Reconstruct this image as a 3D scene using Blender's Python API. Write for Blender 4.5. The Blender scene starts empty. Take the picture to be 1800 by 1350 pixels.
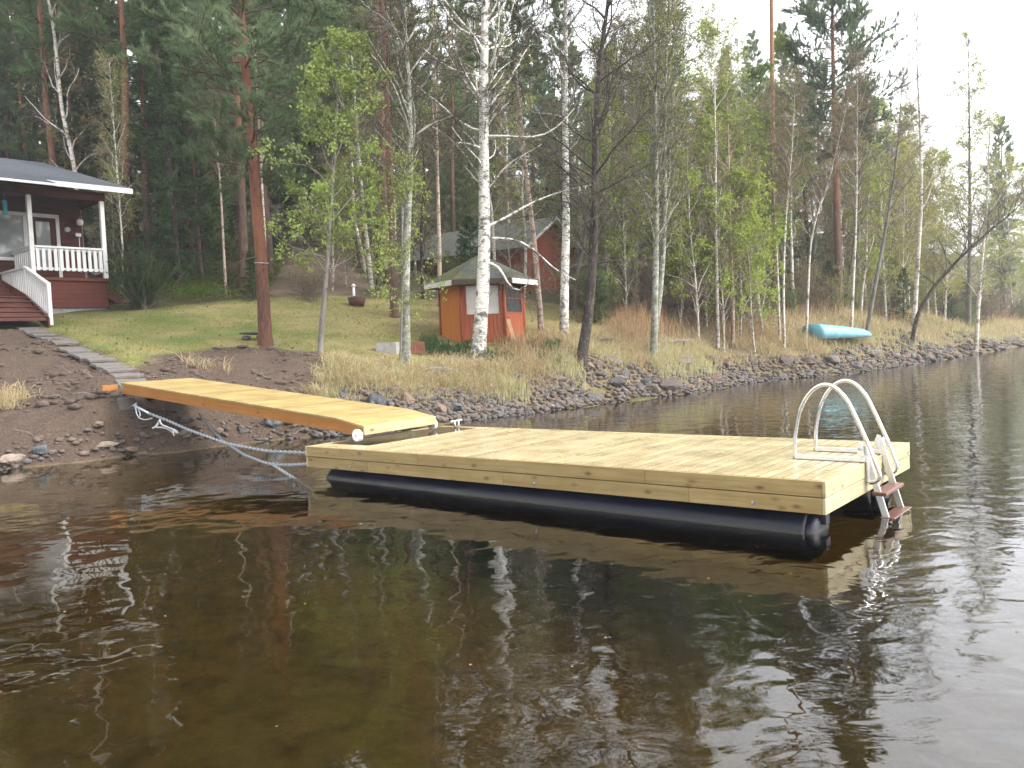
import bpy, math, random
import numpy as np
from mathutils import Matrix, Vector, noise as mnoise

C = bpy.context
scene = C.scene
COL = scene.collection
R = math.radians

# ------------------------------------------------------------------ camera
F_PX, PITCH, ROLL, CAM_H = 1447.96, .0520, .0423, 1.8152
cp, sp, cr, sr = math.cos(PITCH), math.sin(PITCH), math.cos(ROLL), math.sin(ROLL)
right = Vector((cr, -sr * sp, -sr * cp))
up = Vector((sr, cr * sp, cr * cp))
back = right.cross(up)
cam_d = bpy.data.cameras.new('camera')
cam = bpy.data.objects.new('camera', cam_d)
COL.objects.link(cam)
cam.matrix_world = Matrix(((right.x, up.x, back.x, 0), (right.y, up.y, back.y, 0), (right.z, up.z, back.z, CAM_H), (0, 0, 0, 1)))
cam_d.sensor_width = 36
cam_d.lens = 36 * F_PX / 1800
cam_d.clip_end = 3000
cam_d.clip_start = .1
scene.camera = cam

# ------------------------------------------------------------------ sky and light (thin bright overcast)
SUN_EL, SUN_AZ = R(38), R(104)          # azimuth clockwise from the view direction
w = bpy.data.worlds.new('World')
scene.world = w
w.use_nodes = True
wn = w.node_tree
wn.nodes.clear()
sky = wn.nodes.new('ShaderNodeTexSky')
sky.sky_type = 'NISHITA'
sky.sun_disc = False
sky.sun_elevation = SUN_EL
sky.sun_rotation = SUN_AZ
sky.air_density = 1.0
sky.dust_density = 7.0
sky.ozone_density = 1.0
hsv = wn.nodes.new('ShaderNodeHueSaturation')
hsv.inputs['Saturation'].default_value = .22
hsv.inputs['Value'].default_value = 7.0
bg = wn.nodes.new('ShaderNodeBackground')
bg.inputs['Strength'].default_value = .15
wo = wn.nodes.new('ShaderNodeOutputWorld')
wn.links.new(sky.outputs[0], hsv.inputs['Color'])
gam = wn.nodes.new('ShaderNodeGamma')          # thin cloud evens the sky out
gam.inputs[1].default_value = .5
wn.links.new(hsv.outputs[0], gam.inputs[0])
wn.links.new(gam.outputs[0], bg.inputs['Color'])
wn.links.new(bg.outputs[0], wo.inputs['Surface'])
sun_d = bpy.data.lights.new('sun', 'SUN')
sun_d.energy = .9
sun_d.angle = R(18)
sun_d.color = (1, .96, .9)
sun = bpy.data.objects.new('sun', sun_d)
COL.objects.link(sun)
sdir = Vector((math.sin(SUN_AZ) * math.cos(SUN_EL), math.cos(SUN_AZ) * math.cos(SUN_EL), math.sin(SUN_EL)))
sun.rotation_euler = sdir.to_track_quat('Z', 'Y').to_euler()
scene.view_settings.view_transform = 'Standard'
scene.view_settings.look = 'None'
scene.view_settings.exposure = 2.1
scene.view_settings.gamma = 1
scene.render.engine = 'CYCLES'
scene.cycles.caustics_reflective = False
scene.cycles.caustics_refractive = False
scene.cycles.max_bounces = 6
scene.cycles.diffuse_bounces = 3
scene.cycles.glossy_bounces = 3
scene.cycles.transparent_max_bounces = 8
scene.cycles.transmission_bounces = 4

# ------------------------------------------------------------------ picture <-> place
def ray(px, py):
    u, v = px - 900, py - 675
    u0, v0 = cr * u - sr * v, sr * u + cr * v
    x, yc = u0 / F_PX, -v0 / F_PX
    d = np.array([x, cp + yc * sp, -sp + yc * cp])
    return d / d[1]
CAM = np.array([0, 0, CAM_H])
def atd(px, py, d): return CAM + ray(px, py) * d
def atz(px, py, z):
    r = ray(px, py)
    return CAM + r * ((z - CAM_H) / r[2])

# ------------------------------------------------------------------ terrain height field
SHORE_PX = [(0, 826), (110, 812), (200, 803), (330, 788), (430, 777), (520, 771), (640, 760), (760, 745), (870, 733), (1000, 717),
            (1100, 703), (1200, 692), (1300, 675), (1350, 668), (1450, 660), (1500, 655), (1600, 640), (1700, 624), (1800, 607), (1900, 590)]
SHORE = np.array([(-46, -12), (-30, 0), (-20, 6.5), (-14, 10.6)] + [tuple(atz(*q, 0)[:2]) for q in SHORE_PX] + [(110, 120), (260, 200)])
def resample(P, step):
    P = np.asarray(P, float)
    s = np.r_[0, np.cumsum(np.linalg.norm(np.diff(P, axis=0), axis=1))]
    t = np.arange(0, s[-1], step)
    return np.stack([np.interp(t, s, P[:, k]) for k in range(P.shape[1])], 1)
SH = resample(SHORE, .25)
SHT = np.gradient(SH, axis=0)
SHT /= np.linalg.norm(SHT, axis=1)[:, None]
SHN = np.stack([-SHT[:, 1], SHT[:, 0]], 1)          # inland
def shore_d(x, y):
    """signed distance inland of the waterline"""
    x = np.atleast_1d(np.asarray(x, float)); y = np.atleast_1d(np.asarray(y, float))
    out = np.empty(len(x))
    for a in range(0, len(x), 4000):
        q = np.stack([x[a:a + 4000], y[a:a + 4000]], 1)
        S = SH[::2]
        d2 = ((q[:, None, :] - S[None]) ** 2).sum(2)
        i = d2.argmin(1)
        s = ((q - S[i]) * SHN[::2][i]).sum(1)
        out[a:a + 4000] = np.sign(s) * np.sqrt(d2[np.arange(len(q)), i])
    return out
ctrl = []
for (px, py, d) in [(0, 700, 16.5), (100, 700, 16.6), (205, 693, 15.9), (0, 640, 19), (0, 600, 21.5), (90, 580, 23.1), (230, 660, 17.6), (300, 640, 19),
                    (420, 655, 18.6), (560, 640, 20), (640, 690, 18.8), (760, 680, 20.5), (712, 638, 22), (840, 628, 23.5), (780, 608, 25), (920, 608, 25),
                    (1020, 625, 24), (1000, 672, 22.7), (1150, 640, 26.3), (1200, 662, 26.2), (1150, 580, 29.5), (1350, 622, 32.2), (1450, 604, 34.8), (1500, 613, 35.8),
                    (1600, 592, 41), (1700, 581, 50), (1780, 571, 65), (1300, 560, 36), (1500, 560, 40), (1600, 555, 50), (1250, 540, 50), (467, 612, 23),
                    (300, 602, 22.5), (400, 562, 26), (195, 544, 27), (600, 560, 27), (500, 525, 30), (700, 560, 29), (760, 542, 31), (960, 562, 30), (1000, 545, 33),
                    (540, 455, 42), (560, 425, 50), (300, 505, 33), (330, 462, 42), (100, 490, 38), (700, 480, 42), (1000, 508, 45), (1200, 522, 55), (1400, 532, 60),
                    (-100, 600, 21), (-100, 560, 24), (-300, 540, 26), (100, 620, 20.5), (560, 610, 22.5), (1700, 560, 70), (1800, 555, 95)]:
    ctrl.append(tuple(atd(px, py, d)))
for x, y, z in [(-40, 90, 19), (0, 90, 17), (40, 90, 9.5), (90, 130, 9), (-50, 130, 30), (0, 130, 27), (50, 130, 17), (-60, 40, 10), (-90, 60, 14), (-100, 0, 9), (-100, 200, 34), (100, 260, 22), (0, 200, 31), (260, 320, 16), (400, 400, 16), (-250, 400, 26), (-250, 0, 16), (-60, 10, 6), (-34, 14, 4)]:
    ctrl.append((x, y, z))
for i in range(0, len(SH), 10):
    p, n = SH[i], SHN[i]
    ctrl.append((p[0], p[1], 0))
    if i % 20 == 0:
        for off, z in ((3, -.45), (8, -1.0), (16, -1.7)):
            ctrl.append((p[0] - n[0] * off, p[1] - n[1] * off, z))
for x, y, z in [(0, -30, -1.6), (60, -30, -2.4), (200, -30, -2.4), (200, 60, -2.4), (-20, -40, -1.4), (60, 20, -2.2), (400, 0, -2.4), (400, 200, -2.4), (-5, 0, -1.1), (0, 4, -1.4)]:
    ctrl.append((x, y, z))
ctrl = np.array(ctrl)
_d = np.linalg.norm(ctrl[:, None, :2] - ctrl[None, :, :2], axis=2)
_n = len(ctrl)
_A = np.zeros((_n + 3, _n + 3))
_A[:_n, :_n] = _d + np.eye(_n) * -.02
_A[:_n, _n] = 1; _A[:_n, _n + 1:] = ctrl[:, :2]
_A[_n:, :_n] = _A[:_n, _n:].T
_W = np.linalg.lstsq(_A, np.r_[ctrl[:, 2], 0, 0, 0], rcond=None)[0]
def gz(x, y):
    x = np.atleast_1d(np.asarray(x, float)); y = np.atleast_1d(np.asarray(y, float))
    out = np.empty(len(x))
    for a in range(0, len(x), 4000):
        q = np.stack([x[a:a + 4000], y[a:a + 4000]], 1)
        dd = np.sqrt(((q[:, None] - ctrl[None, :, :2]) ** 2).sum(2))
        out[a:a + 4000] = dd @ _W[:_n] + _W[_n] + q @ _W[_n + 1:]
    return np.clip(out, -2.6, 40)
def g1(x, y): return float(gz(x, y)[0])
def gp(px, py, d):
    """point on the ground under picture column px at depth d"""
    p = atd(px, py, d)
    return Vector((p[0], p[1], g1(p[0], p[1])))
def nz(x, y, s, seed=0.0): return mnoise.fractal(Vector((x * s, y * s, seed)), 1.0, 2.0, 4)

# ------------------------------------------------------------------ material helpers
class NT:
    def __init__(self, name):
        self.m = bpy.data.materials.new(name); self.m.use_nodes = True
        self.t = self.m.node_tree; self.t.nodes.clear()
        self.out = self.n('ShaderNodeOutputMaterial')
        self.coord = None
    def n(self, k, **kw):
        x = self.t.nodes.new(k)
        for a, b in kw.items(): setattr(x, a, b)
        return x
    def l(self, a, b): self.t.links.new(a, b)
    def setin(self, sock, v):
        if hasattr(v, 'is_linked') or isinstance(v, bpy.types.NodeSocket): self.l(v, sock)
        else: sock.default_value = v
    def obj(self, scale=(1, 1, 1), kind='Object'):
        if self.coord is None: self.coord = self.n('ShaderNodeTexCoord')
        mp = self.n('ShaderNodeMapping'); mp.inputs['Scale'].default_value = scale
        self.l(self.coord.outputs[kind], mp.inputs['Vector']); return mp.outputs[0]
    def noise(self, vec, scale=5, detail=4, rough=.55, dist=0):
        x = self.n('ShaderNodeTexNoise'); self.l(vec, x.inputs['Vector'])
        x.inputs['Scale'].default_value = scale; x.inputs['Detail'].default_value = detail
        x.inputs['Roughness'].default_value = rough; x.inputs['Distortion'].default_value = dist
        return x.outputs['Fac']
    def voro(self, vec, scale=5, feat='F1', out='Distance'):
        x = self.n('ShaderNodeTexVoronoi', feature=feat); self.l(vec, x.inputs['Vector']); x.inputs['Scale'].default_value = scale
        return x.outputs[out]
    def ramp(self, fac, stops, interp='LINEAR'):
        x = self.n('ShaderNodeValToRGB'); x.color_ramp.interpolation = interp
        e = x.color_ramp.elements
        while len(e) < len(stops): e.new(.5)
        for k, (p, c) in enumerate(stops):
            e[k].position = p
            e[k].color = (*c, 1) if hasattr(c, '__len__') else (c, c, c, 1)
        self.l(fac, x.inputs[0]); return x.outputs[0]
    def mix(self, fac, a, b, mode='MIX'):
        x = self.n('ShaderNodeMix', data_type='RGBA', blend_type=mode)
        self.setin(x.inputs[0], fac)
        for s, v in ((x.inputs[6], a), (x.inputs[7], b)):
            if isinstance(v, tuple) and len(v) == 3: v = (*v, 1)
            self.setin(s, v)
        return x.outputs[2]
    def math(self, op, a, b=None, clamp=False):
        x = self.n('ShaderNodeMath', operation=op, use_clamp=clamp)
        self.setin(x.inputs[0], a)
        if b is not None: self.setin(x.inputs[1], b)
        return x.outputs[0]
    def geo(self, k): return self.n('ShaderNodeNewGeometry').outputs[k]
    def oinfo(self, k): return self.n('ShaderNodeObjectInfo').outputs[k]
    def sep(self, vec):
        x = self.n('ShaderNodeSeparateXYZ'); self.l(vec, x.inputs[0]); return x.outputs
    def bump(self, h, strength=.5, dist=.02):
        x = self.n('ShaderNodeBump'); self.l(h, x.inputs['Height']); x.inputs['Strength'].default_value = strength
        x.inputs['Distance'].default_value = dist; return x.outputs[0]
    def pbr(self, color, rough=.7, metal=0, normal=None, spec=.4, coat=0):
        b = self.n('ShaderNodeBsdfPrincipled')
        if isinstance(color, tuple): color = (*color[:3], 1)
        self.setin(b.inputs['Base Color'], color); self.setin(b.inputs['Roughness'], rough)
        self.setin(b.inputs['Metallic'], metal); self.setin(b.inputs['Specular IOR Level'], spec)
        if coat: self.setin(b.inputs['Coat Weight'], coat)
        if normal is not None: self.l(normal, b.inputs['Normal'])
        self.l(b.outputs[0], self.out.inputs[0]); return self.m

def m_plain(name, col, rough=.6, metal=0, var=.15, scale=6, bump=.15, spec=.4, dirt=None):
    t = NT(name); v = t.obj()
    n1 = t.noise(v, scale, 5)
    lo = tuple(c * (1 - var) for c in col); hi = tuple(min(1, c * (1 + var)) for c in col)
    c = t.ramp(n1, [(.3, lo), (.7, hi)])
    if dirt:
        c = t.mix(t.ramp(t.noise(v, scale * .4, 6, .7), [(.52, 0.), (.72, .8)]), c, dirt)
    return t.pbr(c, rough, metal, t.bump(t.noise(v, scale * 6, 4), bump, .01), spec)

def m_board(name, lo, hi, knot, axis, rough=(.3, .55), spec=.4, grain=1.0, knots=1.0, wet=False):
    """new timber; axis = local axis the boards run along"""
    t = NT(name)
    sc = [22, 22, 22]; sc[axis] = 1.1
    isl = t.geo('Random Per Island')
    v = t.obj(tuple(sc))
    av = t.n('ShaderNodeVectorMath', operation='ADD'); t.l(v, av.inputs[0])
    cx = t.n('ShaderNodeCombineXYZ'); t.l(t.math('MULTIPLY', isl, 97.), cx.inputs[0]); t.l(t.math('MULTIPLY', isl, 53.), cx.inputs[1]); t.l(t.math('MULTIPLY', isl, 31.), cx.inputs[2])
    t.l(cx.outputs[0], av.inputs[1]); v = av.outputs[0]
    g = t.noise(v, 1.0, 5, .6, .6)
    c = t.ramp(g, [(.28, lo), (.5, tuple((a + b) / 2 for a, b in zip(lo, hi))), (.72, hi)])
    tone = t.ramp(isl, [(0, .7), (.25, .95), (.55, 1.08), (.8, .84), (1, 1.02)])
    c = t.mix(1, c, tone, 'MULTIPLY')
    c = t.mix(t.ramp(t.noise(t.obj((3, 3, 3)), 1.3, 3), [(.42, 0.), (.68, .32)]), c, tuple(x * y for x, y in zip(lo, (.95, .97, .75))))
    ks = [8, 8, 8]; ks[axis] = 3.6
    kd = t.voro(t.obj(tuple(ks)), 1.0)
    c = t.mix(t.ramp(kd, [(.07, knots * .95), (.12, knots * .5), (.24, 0.)]), c, knot)
    r = t.ramp(t.noise(t.obj(), 2.2, 4), [(.35, rough[0]), (.65, rough[1])])
    return t.pbr(c, r, 0, t.bump(g, .25 * grain, .004), spec, .35 if wet else 0)

def m_leaf(name, c1, c2, trans=.35, rough=.6):
    t = NT(name)
    isl = t.geo('Random Per Island'); oi = t.oinfo('Random')
    c = t.ramp(isl, [(0, c1), (1, c2)])
    c = t.mix(1, c, t.ramp(oi, [(0, (.8, .86, .8)), (.5, (1, 1, 1)), (1, (1.12, 1.04, .9))]), 'MULTIPLY')
    d = t.n('ShaderNodeBsdfDiffuse'); tr = t.n('ShaderNodeBsdfTranslucent'); mx = t.n('ShaderNodeMixShader')
    t.l(c, d.inputs[0]); t.l(c, tr.inputs[0]); mx.inputs[0].default_value = trans
    t.l(d.outputs[0], mx.inputs[1]); t.l(tr.outputs[0], mx.inputs[2]); t.l(mx.outputs[0], t.out.inputs[0])
    return t.m

def m_birch(name, white=(.72, .7, .65), dark=(.05, .045, .04), lichen=0., base_h=1.4):
    t = NT(name); v = t.obj()
    z = t.sep(v)[2]
    c = t.mix(t.ramp(t.noise(v, 5, 4), [(.35, 0.), (.7, .5)]), white, tuple(x * .72 for x in white))
    lent = t.noise(t.obj((7, 7, 60)), 1.0, 3, .6)
    c = t.mix(t.ramp(lent, [(.55, 0.), (.62, .85)]), c, dark)
    sc = t.noise(t.obj((2.2, 2.2, 3.0)), 1.6, 5, .7)
    c = t.mix(t.ramp(sc, [(.52, 0.), (.6, .9)]), c, tuple(x * 1.5 for x in dark))
    low = t.ramp(t.math('DIVIDE', z, base_h), [(0, 1.), (1, 0.)])
    lowm = t.math('MULTIPLY', low, t.ramp(t.noise(v, 7, 5, .7), [(.38, 0.), (.55, 1.)]))
    c = t.mix(lowm, c, dark)
    if lichen:
        c = t.mix(t.ramp(t.noise(v, 11, 6, .75), [(.44, 0.), (.56, lichen)]), c, (.17, .19, .13))
        c = t.mix(t.ramp(t.noise(t.obj((1, 1, .5)), 17, 5, .7), [(.52, 0.), (.62, lichen)]), c, (.07, .062, .05))
    return t.pbr(c, .8, 0, t.bump(sc, .5, .03), .2)

def m_bark(name, lo, hi, up_col=None, z0=3., z1=5.5, scale=9):
    t = NT(name); v = t.obj((1, 1, .25))
    n = t.noise(v, scale, 6, .7)
    c = t.ramp(n, [(.3, lo), (.68, hi)])
    if up_col:
        z = t.sep(t.obj())[2]
        f = t.math('ADD', z, t.math('MULTIPLY', t.noise(t.obj(), 1.5, 3), 1.6))
        mr = t.n('ShaderNodeMapRange'); t.l(f, mr.inputs[0]); mr.inputs[1].default_value = z0 + .8; mr.inputs[2].default_value = z1 + .8
        c2 = t.ramp(n, [(.3, tuple(x * .6 for x in up_col)), (.68, up_col)])
        c = t.mix(mr.outputs[0], c, c2)
    return t.pbr(c, .85, 0, t.bump(n, .8, .03), .2)

# ------------------------------------------------------------------ mesh helpers
class MB:
    def __init__(self): self.V = []; self.F = []; self.o = 0; self.S = []
    def add(self, V, F, smooth=False):
        V = np.asarray(V, float).reshape(-1, 3)
        for f in (F if isinstance(F, list) else [F]):
            f = np.asarray(f)
            if len(f): self.F.append(f + self.o); self.S.append(smooth)
        self.V.append(V); self.o += len(V); return self
    def box(self, a, b, M=None):
        (x0, y0, z0), (x1, y1, z1) = a, b
        V = np.array([(x, y, z) for x in (x0, x1) for y in (y0, y1) for z in (z0, z1)], float)
        if M is not None: V = np.array([(M @ Vector(p)) for p in V])
        return self.add(V, np.array([(0, 1, 3, 2), (4, 6, 7, 5), (0, 4, 5, 1), (2, 3, 7, 6), (0, 2, 6, 4), (1, 5, 7, 3)]))
    def bbox(self, a, b, e=.006, M=None):
        """box with bevelled vertical & horizontal edges (chamfered)"""
        (x0, y0, z0), (x1, y1, z1) = a, b
        V = []
        for sx in (0, 1):
            for sy in (0, 1):
                for sz in (0, 1):
                    x, y, z = (x0, x1)[sx], (y0, y1)[sy], (z0, z1)[sz]
                    dx, dy, dz = (e, -e)[sx], (e, -e)[sy], (e, -e)[sz]
                    V += [(x, y + dy, z + dz), (x + dx, y, z + dz), (x + dx, y + dy, z)]
        V = np.array(V, float)
        if M is not None: V = np.array([(M @ Vector(p)) for p in V])
        i = lambda sx, sy, sz, k: (sx * 4 + sy * 2 + sz) * 3 + k
        Q = []
        for s in (0, 1):
            q = [i(s, 0, 0, 0), i(s, 0, 1, 0), i(s, 1, 1, 0), i(s, 1, 0, 0)]; Q.append(q if s == 0 else q[::-1])
            q = [i(0, s, 0, 1), i(1, s, 0, 1), i(1, s, 1, 1), i(0, s, 1, 1)]; Q.append(q if s == 0 else q[::-1])
            q = [i(0, 0, s, 2), i(0, 1, s, 2), i(1, 1, s, 2), i(1, 0, s, 2)]; Q.append(q if s == 0 else q[::-1])
        for a_ in (0, 1):
            for b_ in (0, 1):
                Q.append([i(a_, b_, 0, 0), i(a_, b_, 1, 0), i(a_, b_, 1, 1), i(a_, b_, 0, 1)])
                Q.append([i(a_, 0, b_, 0), i(a_, 1, b_, 0), i(a_, 1, b_, 2), i(a_, 0, b_, 2)])
                Q.append([i(0, a_, b_, 1), i(1, a_, b_, 1), i(1, a_, b_, 2), i(0, a_, b_, 2)])
        T = [[i(a_, b_, c_, 0), i(a_, b_, c_, 1), i(a_, b_, c_, 2)] for a_ in (0, 1) for b_ in (0, 1) for c_ in (0, 1)]
        return self.add(V, [np.array(Q), np.array(T)])
    def tube(self, P, r, sides=8, cap=True, smooth=True):
        P = np.asarray(P, float); n = len(P)
        r = np.full(n, r) if np.isscalar(r) else np.asarray(r, float)
        V, F = tubes(P[None], r[None], sides)
        Fs = [F]
        if cap: self.add(V, Fs, smooth); o = self.o - len(V); self.F.append(np.array([list(range(o, o + sides))[::-1], list(range(o + (n - 1) * sides, o + n * sides))])); self.S.append(False); return self
        return self.add(V, Fs, smooth)
    def prism(self, poly, z0, z1):
        """polygon (x,y) extruded in z"""
        n = len(poly)
        V = [(x, y, z0) for x, y in poly] + [(x, y, z1) for x, y in poly]
        self.add(V, [np.array([(k, (k + 1) % n, (k + 1) % n + n, k + n) for k in range(n)]), np.array([list(range(n))[::-1]]), np.array([list(range(n, 2 * n))])]); return self
    def build(self, name, mat, parent=None, loc=None, M=None):
        me = bpy.data.meshes.new(name)
        V = np.concatenate(self.V) if self.V else np.zeros((0, 3))
        me.vertices.add(len(V)); me.vertices.foreach_set('co', V.astype(np.float32).ravel())
        li = np.concatenate([f.ravel() for f in self.F]).astype(np.int32)
        sz = np.concatenate([np.full(len(f), f.shape[1]) for f in self.F]).astype(np.int32)
        me.loops.add(len(li)); me.loops.foreach_set('vertex_index', li)
        me.polygons.add(len(sz))
        me.polygons.foreach_set('loop_start', np.r_[0, np.cumsum(sz)[:-1]].astype(np.int32))
        sm = np.concatenate([np.full(len(f), s) for f, s in zip(self.F, self.S)])
        me.polygons.foreach_set('use_smooth', sm.astype(bool))
        me.update(calc_edges=True); me.validate()
        if mat: me.materials.append(mat)
        return link(name, me, parent, loc, M)
def link(name, data, parent=None, loc=None, M=None):
    o = bpy.data.objects.new(name, data); COL.objects.link(o)
    if parent: o.parent = parent
    if loc is not None: o.location = loc
    if M is not None: o.matrix_world = M
    return o
def empty(name, loc=(0, 0, 0), rz=0, M=None):
    o = link(name, None); o.location = loc; o.rotation_euler = (0, 0, rz)
    if M is not None: o.matrix_world = M
    o.empty_display_size = .2
    return o
def tag(o, label=None, cat=None, group=None, kind=None):
    if label: o['label'] = label
    if cat: o['category'] = cat
    if group: o['group'] = group
    if kind: o['kind'] = kind
    return o
def copy_tree(o, parent=None):
    c = o.copy(); COL.objects.link(c); c.parent = parent
    for ch in list(o.children): copy_tree(ch, c)
    return c
def unit(a): return a / np.maximum(np.linalg.norm(a, axis=-1, keepdims=True), 1e-9)
def perp(T):
    ref = np.where(np.abs(T[..., 2:3]) > .9, np.array([1., 0, 0]), np.array([0, 0, 1.]))
    u = unit(np.cross(T, ref)); return u, np.cross(T, u)
def tubes(P, Rr, sides):
    B, n, _ = P.shape
    T = unit(np.gradient(P, axis=1))
    Tm = unit(T.mean(1, keepdims=True)); u, v = perp(np.broadcast_to(Tm, T.shape))
    u = unit(u - T * (u * T).sum(-1, keepdims=True)); v = np.cross(T, u)
    a = np.arange(sides) * 2 * np.pi / sides
    ring = P[:, :, None] + Rr[:, :, None, None] * (u[:, :, None] * np.cos(a)[None, None, :, None] + v[:, :, None] * np.sin(a)[None, None, :, None])
    V = ring.reshape(-1, 3)
    b, i, k = np.meshgrid(np.arange(B), np.arange(n - 1), np.arange(sides), indexing='ij')
    f = lambda i_, k_: (b * n + i_) * sides + k_ % sides
    F = np.stack([f(i, k), f(i, k + 1), f(i + 1, k + 1), f(i + 1, k)], -1).reshape(-1, 4)
    return V, F
# ------------------------------------------------------------------ plant growth
def grow(rng, start, d, L, n, wob=.12, grav=0.):
    B = len(start); P = np.empty((B, n + 1, 3)); P[:, 0] = start; d = unit(d)
    grav = np.broadcast_to(np.asarray(grav, float), (B,))
    for i in range(n):
        d = d + rng.normal(0, wob, (B, 3)); d[:, 2] += grav; d = unit(d)
        P[:, i + 1] = P[:, i] + d * (L / n)[:, None]
    return P
def along(P, b, t):
    n = P.shape[1] - 1; x = np.clip(t, 0, .9999) * n; i = x.astype(int); f = (x - i)[:, None]
    return P[b, i] * (1 - f) + P[b, i + 1] * f, unit(P[b, i + 1] - P[b, i])
def side_dirs(rng, T, ang, flat=0.):
    r = unit(rng.normal(0, 1, T.shape)); r[:, 2] *= (1 - flat); q = unit(r - T * (r * T).sum(1, keepdims=True))
    return unit(T * np.cos(ang)[:, None] + q * np.sin(ang)[:, None])
def kids(rng, P, k, t0, t1):
    B = len(P); b = np.repeat(np.arange(B), k)
    t = t0 + (t1 - t0) * ((np.tile(np.arange(k), B) + rng.random(B * k)) / k)
    p, T = along(P, b, t); return b, t, p, T
def clumps(rng, q, s, thr):
    k = rng.normal(0, 1, (5, 3)) * s; ph = rng.uniform(0, 6.28, 5)
    return q[np.sin(q @ k.T + ph).sum(1) + rng.normal(0, .5, len(q)) > thr]
def leaves(rng, p, size, fold=.25, upb=.3):
    """rhombus leaves at points p"""
    N = len(p); s = size * rng.uniform(.6, 1.25, N)[:, None]
    n = unit(rng.normal(0, 1, (N, 3)) + np.array([0, 0, upb])); u, v = perp(n)
    a = rng.uniform(0, 2 * np.pi, N)[:, None]; x = u * np.cos(a) + v * np.sin(a); y = np.cross(n, x)
    V = np.stack([p, p + x * s * .55 + y * s * .36 + n * s * fold, p + x * s * 1.1, p + x * s * .55 - y * s * .36 + n * s * fold], 1).reshape(-1, 3)
    i = np.arange(N)[:, None] * 4
    return V, np.concatenate([i, i + 1, i + 2, i + 3], 1)
def needles(rng, p, d, K, ln, wd, spread=.9):
    N = len(p); p = np.repeat(p, K, 0); d = np.repeat(d, K, 0)
    r = unit(unit(rng.normal(0, 1, (N * K, 3))) * spread + d)
    l = ln * rng.uniform(.6, 1.2, (N * K, 1)); u, _ = perp(r)
    q = p - d * rng.random((N * K, 1)) * ln * .7
    V = np.stack([q - u * wd / 2, q + u * wd / 2, q + r * l], 1).reshape(-1, 3)
    return V, np.arange(N * K * 3).reshape(-1, 3)

def trunk_path(rng, h, lean=(0, 0), wob=.012, n=14):
    z = np.linspace(-.25, h, n); a = np.cumsum(rng.normal(0, wob * h / n * 3, (n, 2)), 0)
    a -= a[1]; s = np.maximum(z, 0) / h
    return np.stack([a[:, 0] + lean[0] * s * h, a[:, 1] + lean[1] * s * h, z], 1)
def dense(P, n=26):
    s = np.r_[0, np.cumsum(np.linalg.norm(np.diff(P, axis=0), axis=1))]; t = np.linspace(0, s[-1], n)
    # smooth (Catmull-like) through cubic blending of linear interpolation
    Q = np.stack([np.interp(t, s, P[:, k]) for k in range(3)], 1)
    for _ in range(2): Q[1:-1] = Q[:-2] * .25 + Q[1:-1] * .5 + Q[2:] * .25
    return Q
def trunk_radii(P, r0, top=.08, flare=.35, pw=.9):
    t = np.linspace(0, 1, len(P)); r = r0 * ((1 - t) ** pw * (1 - top) + top)
    zz = P[:, 2] - P[0, 2]
    return r * (1 + flare * np.exp(-zz / .35))

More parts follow.
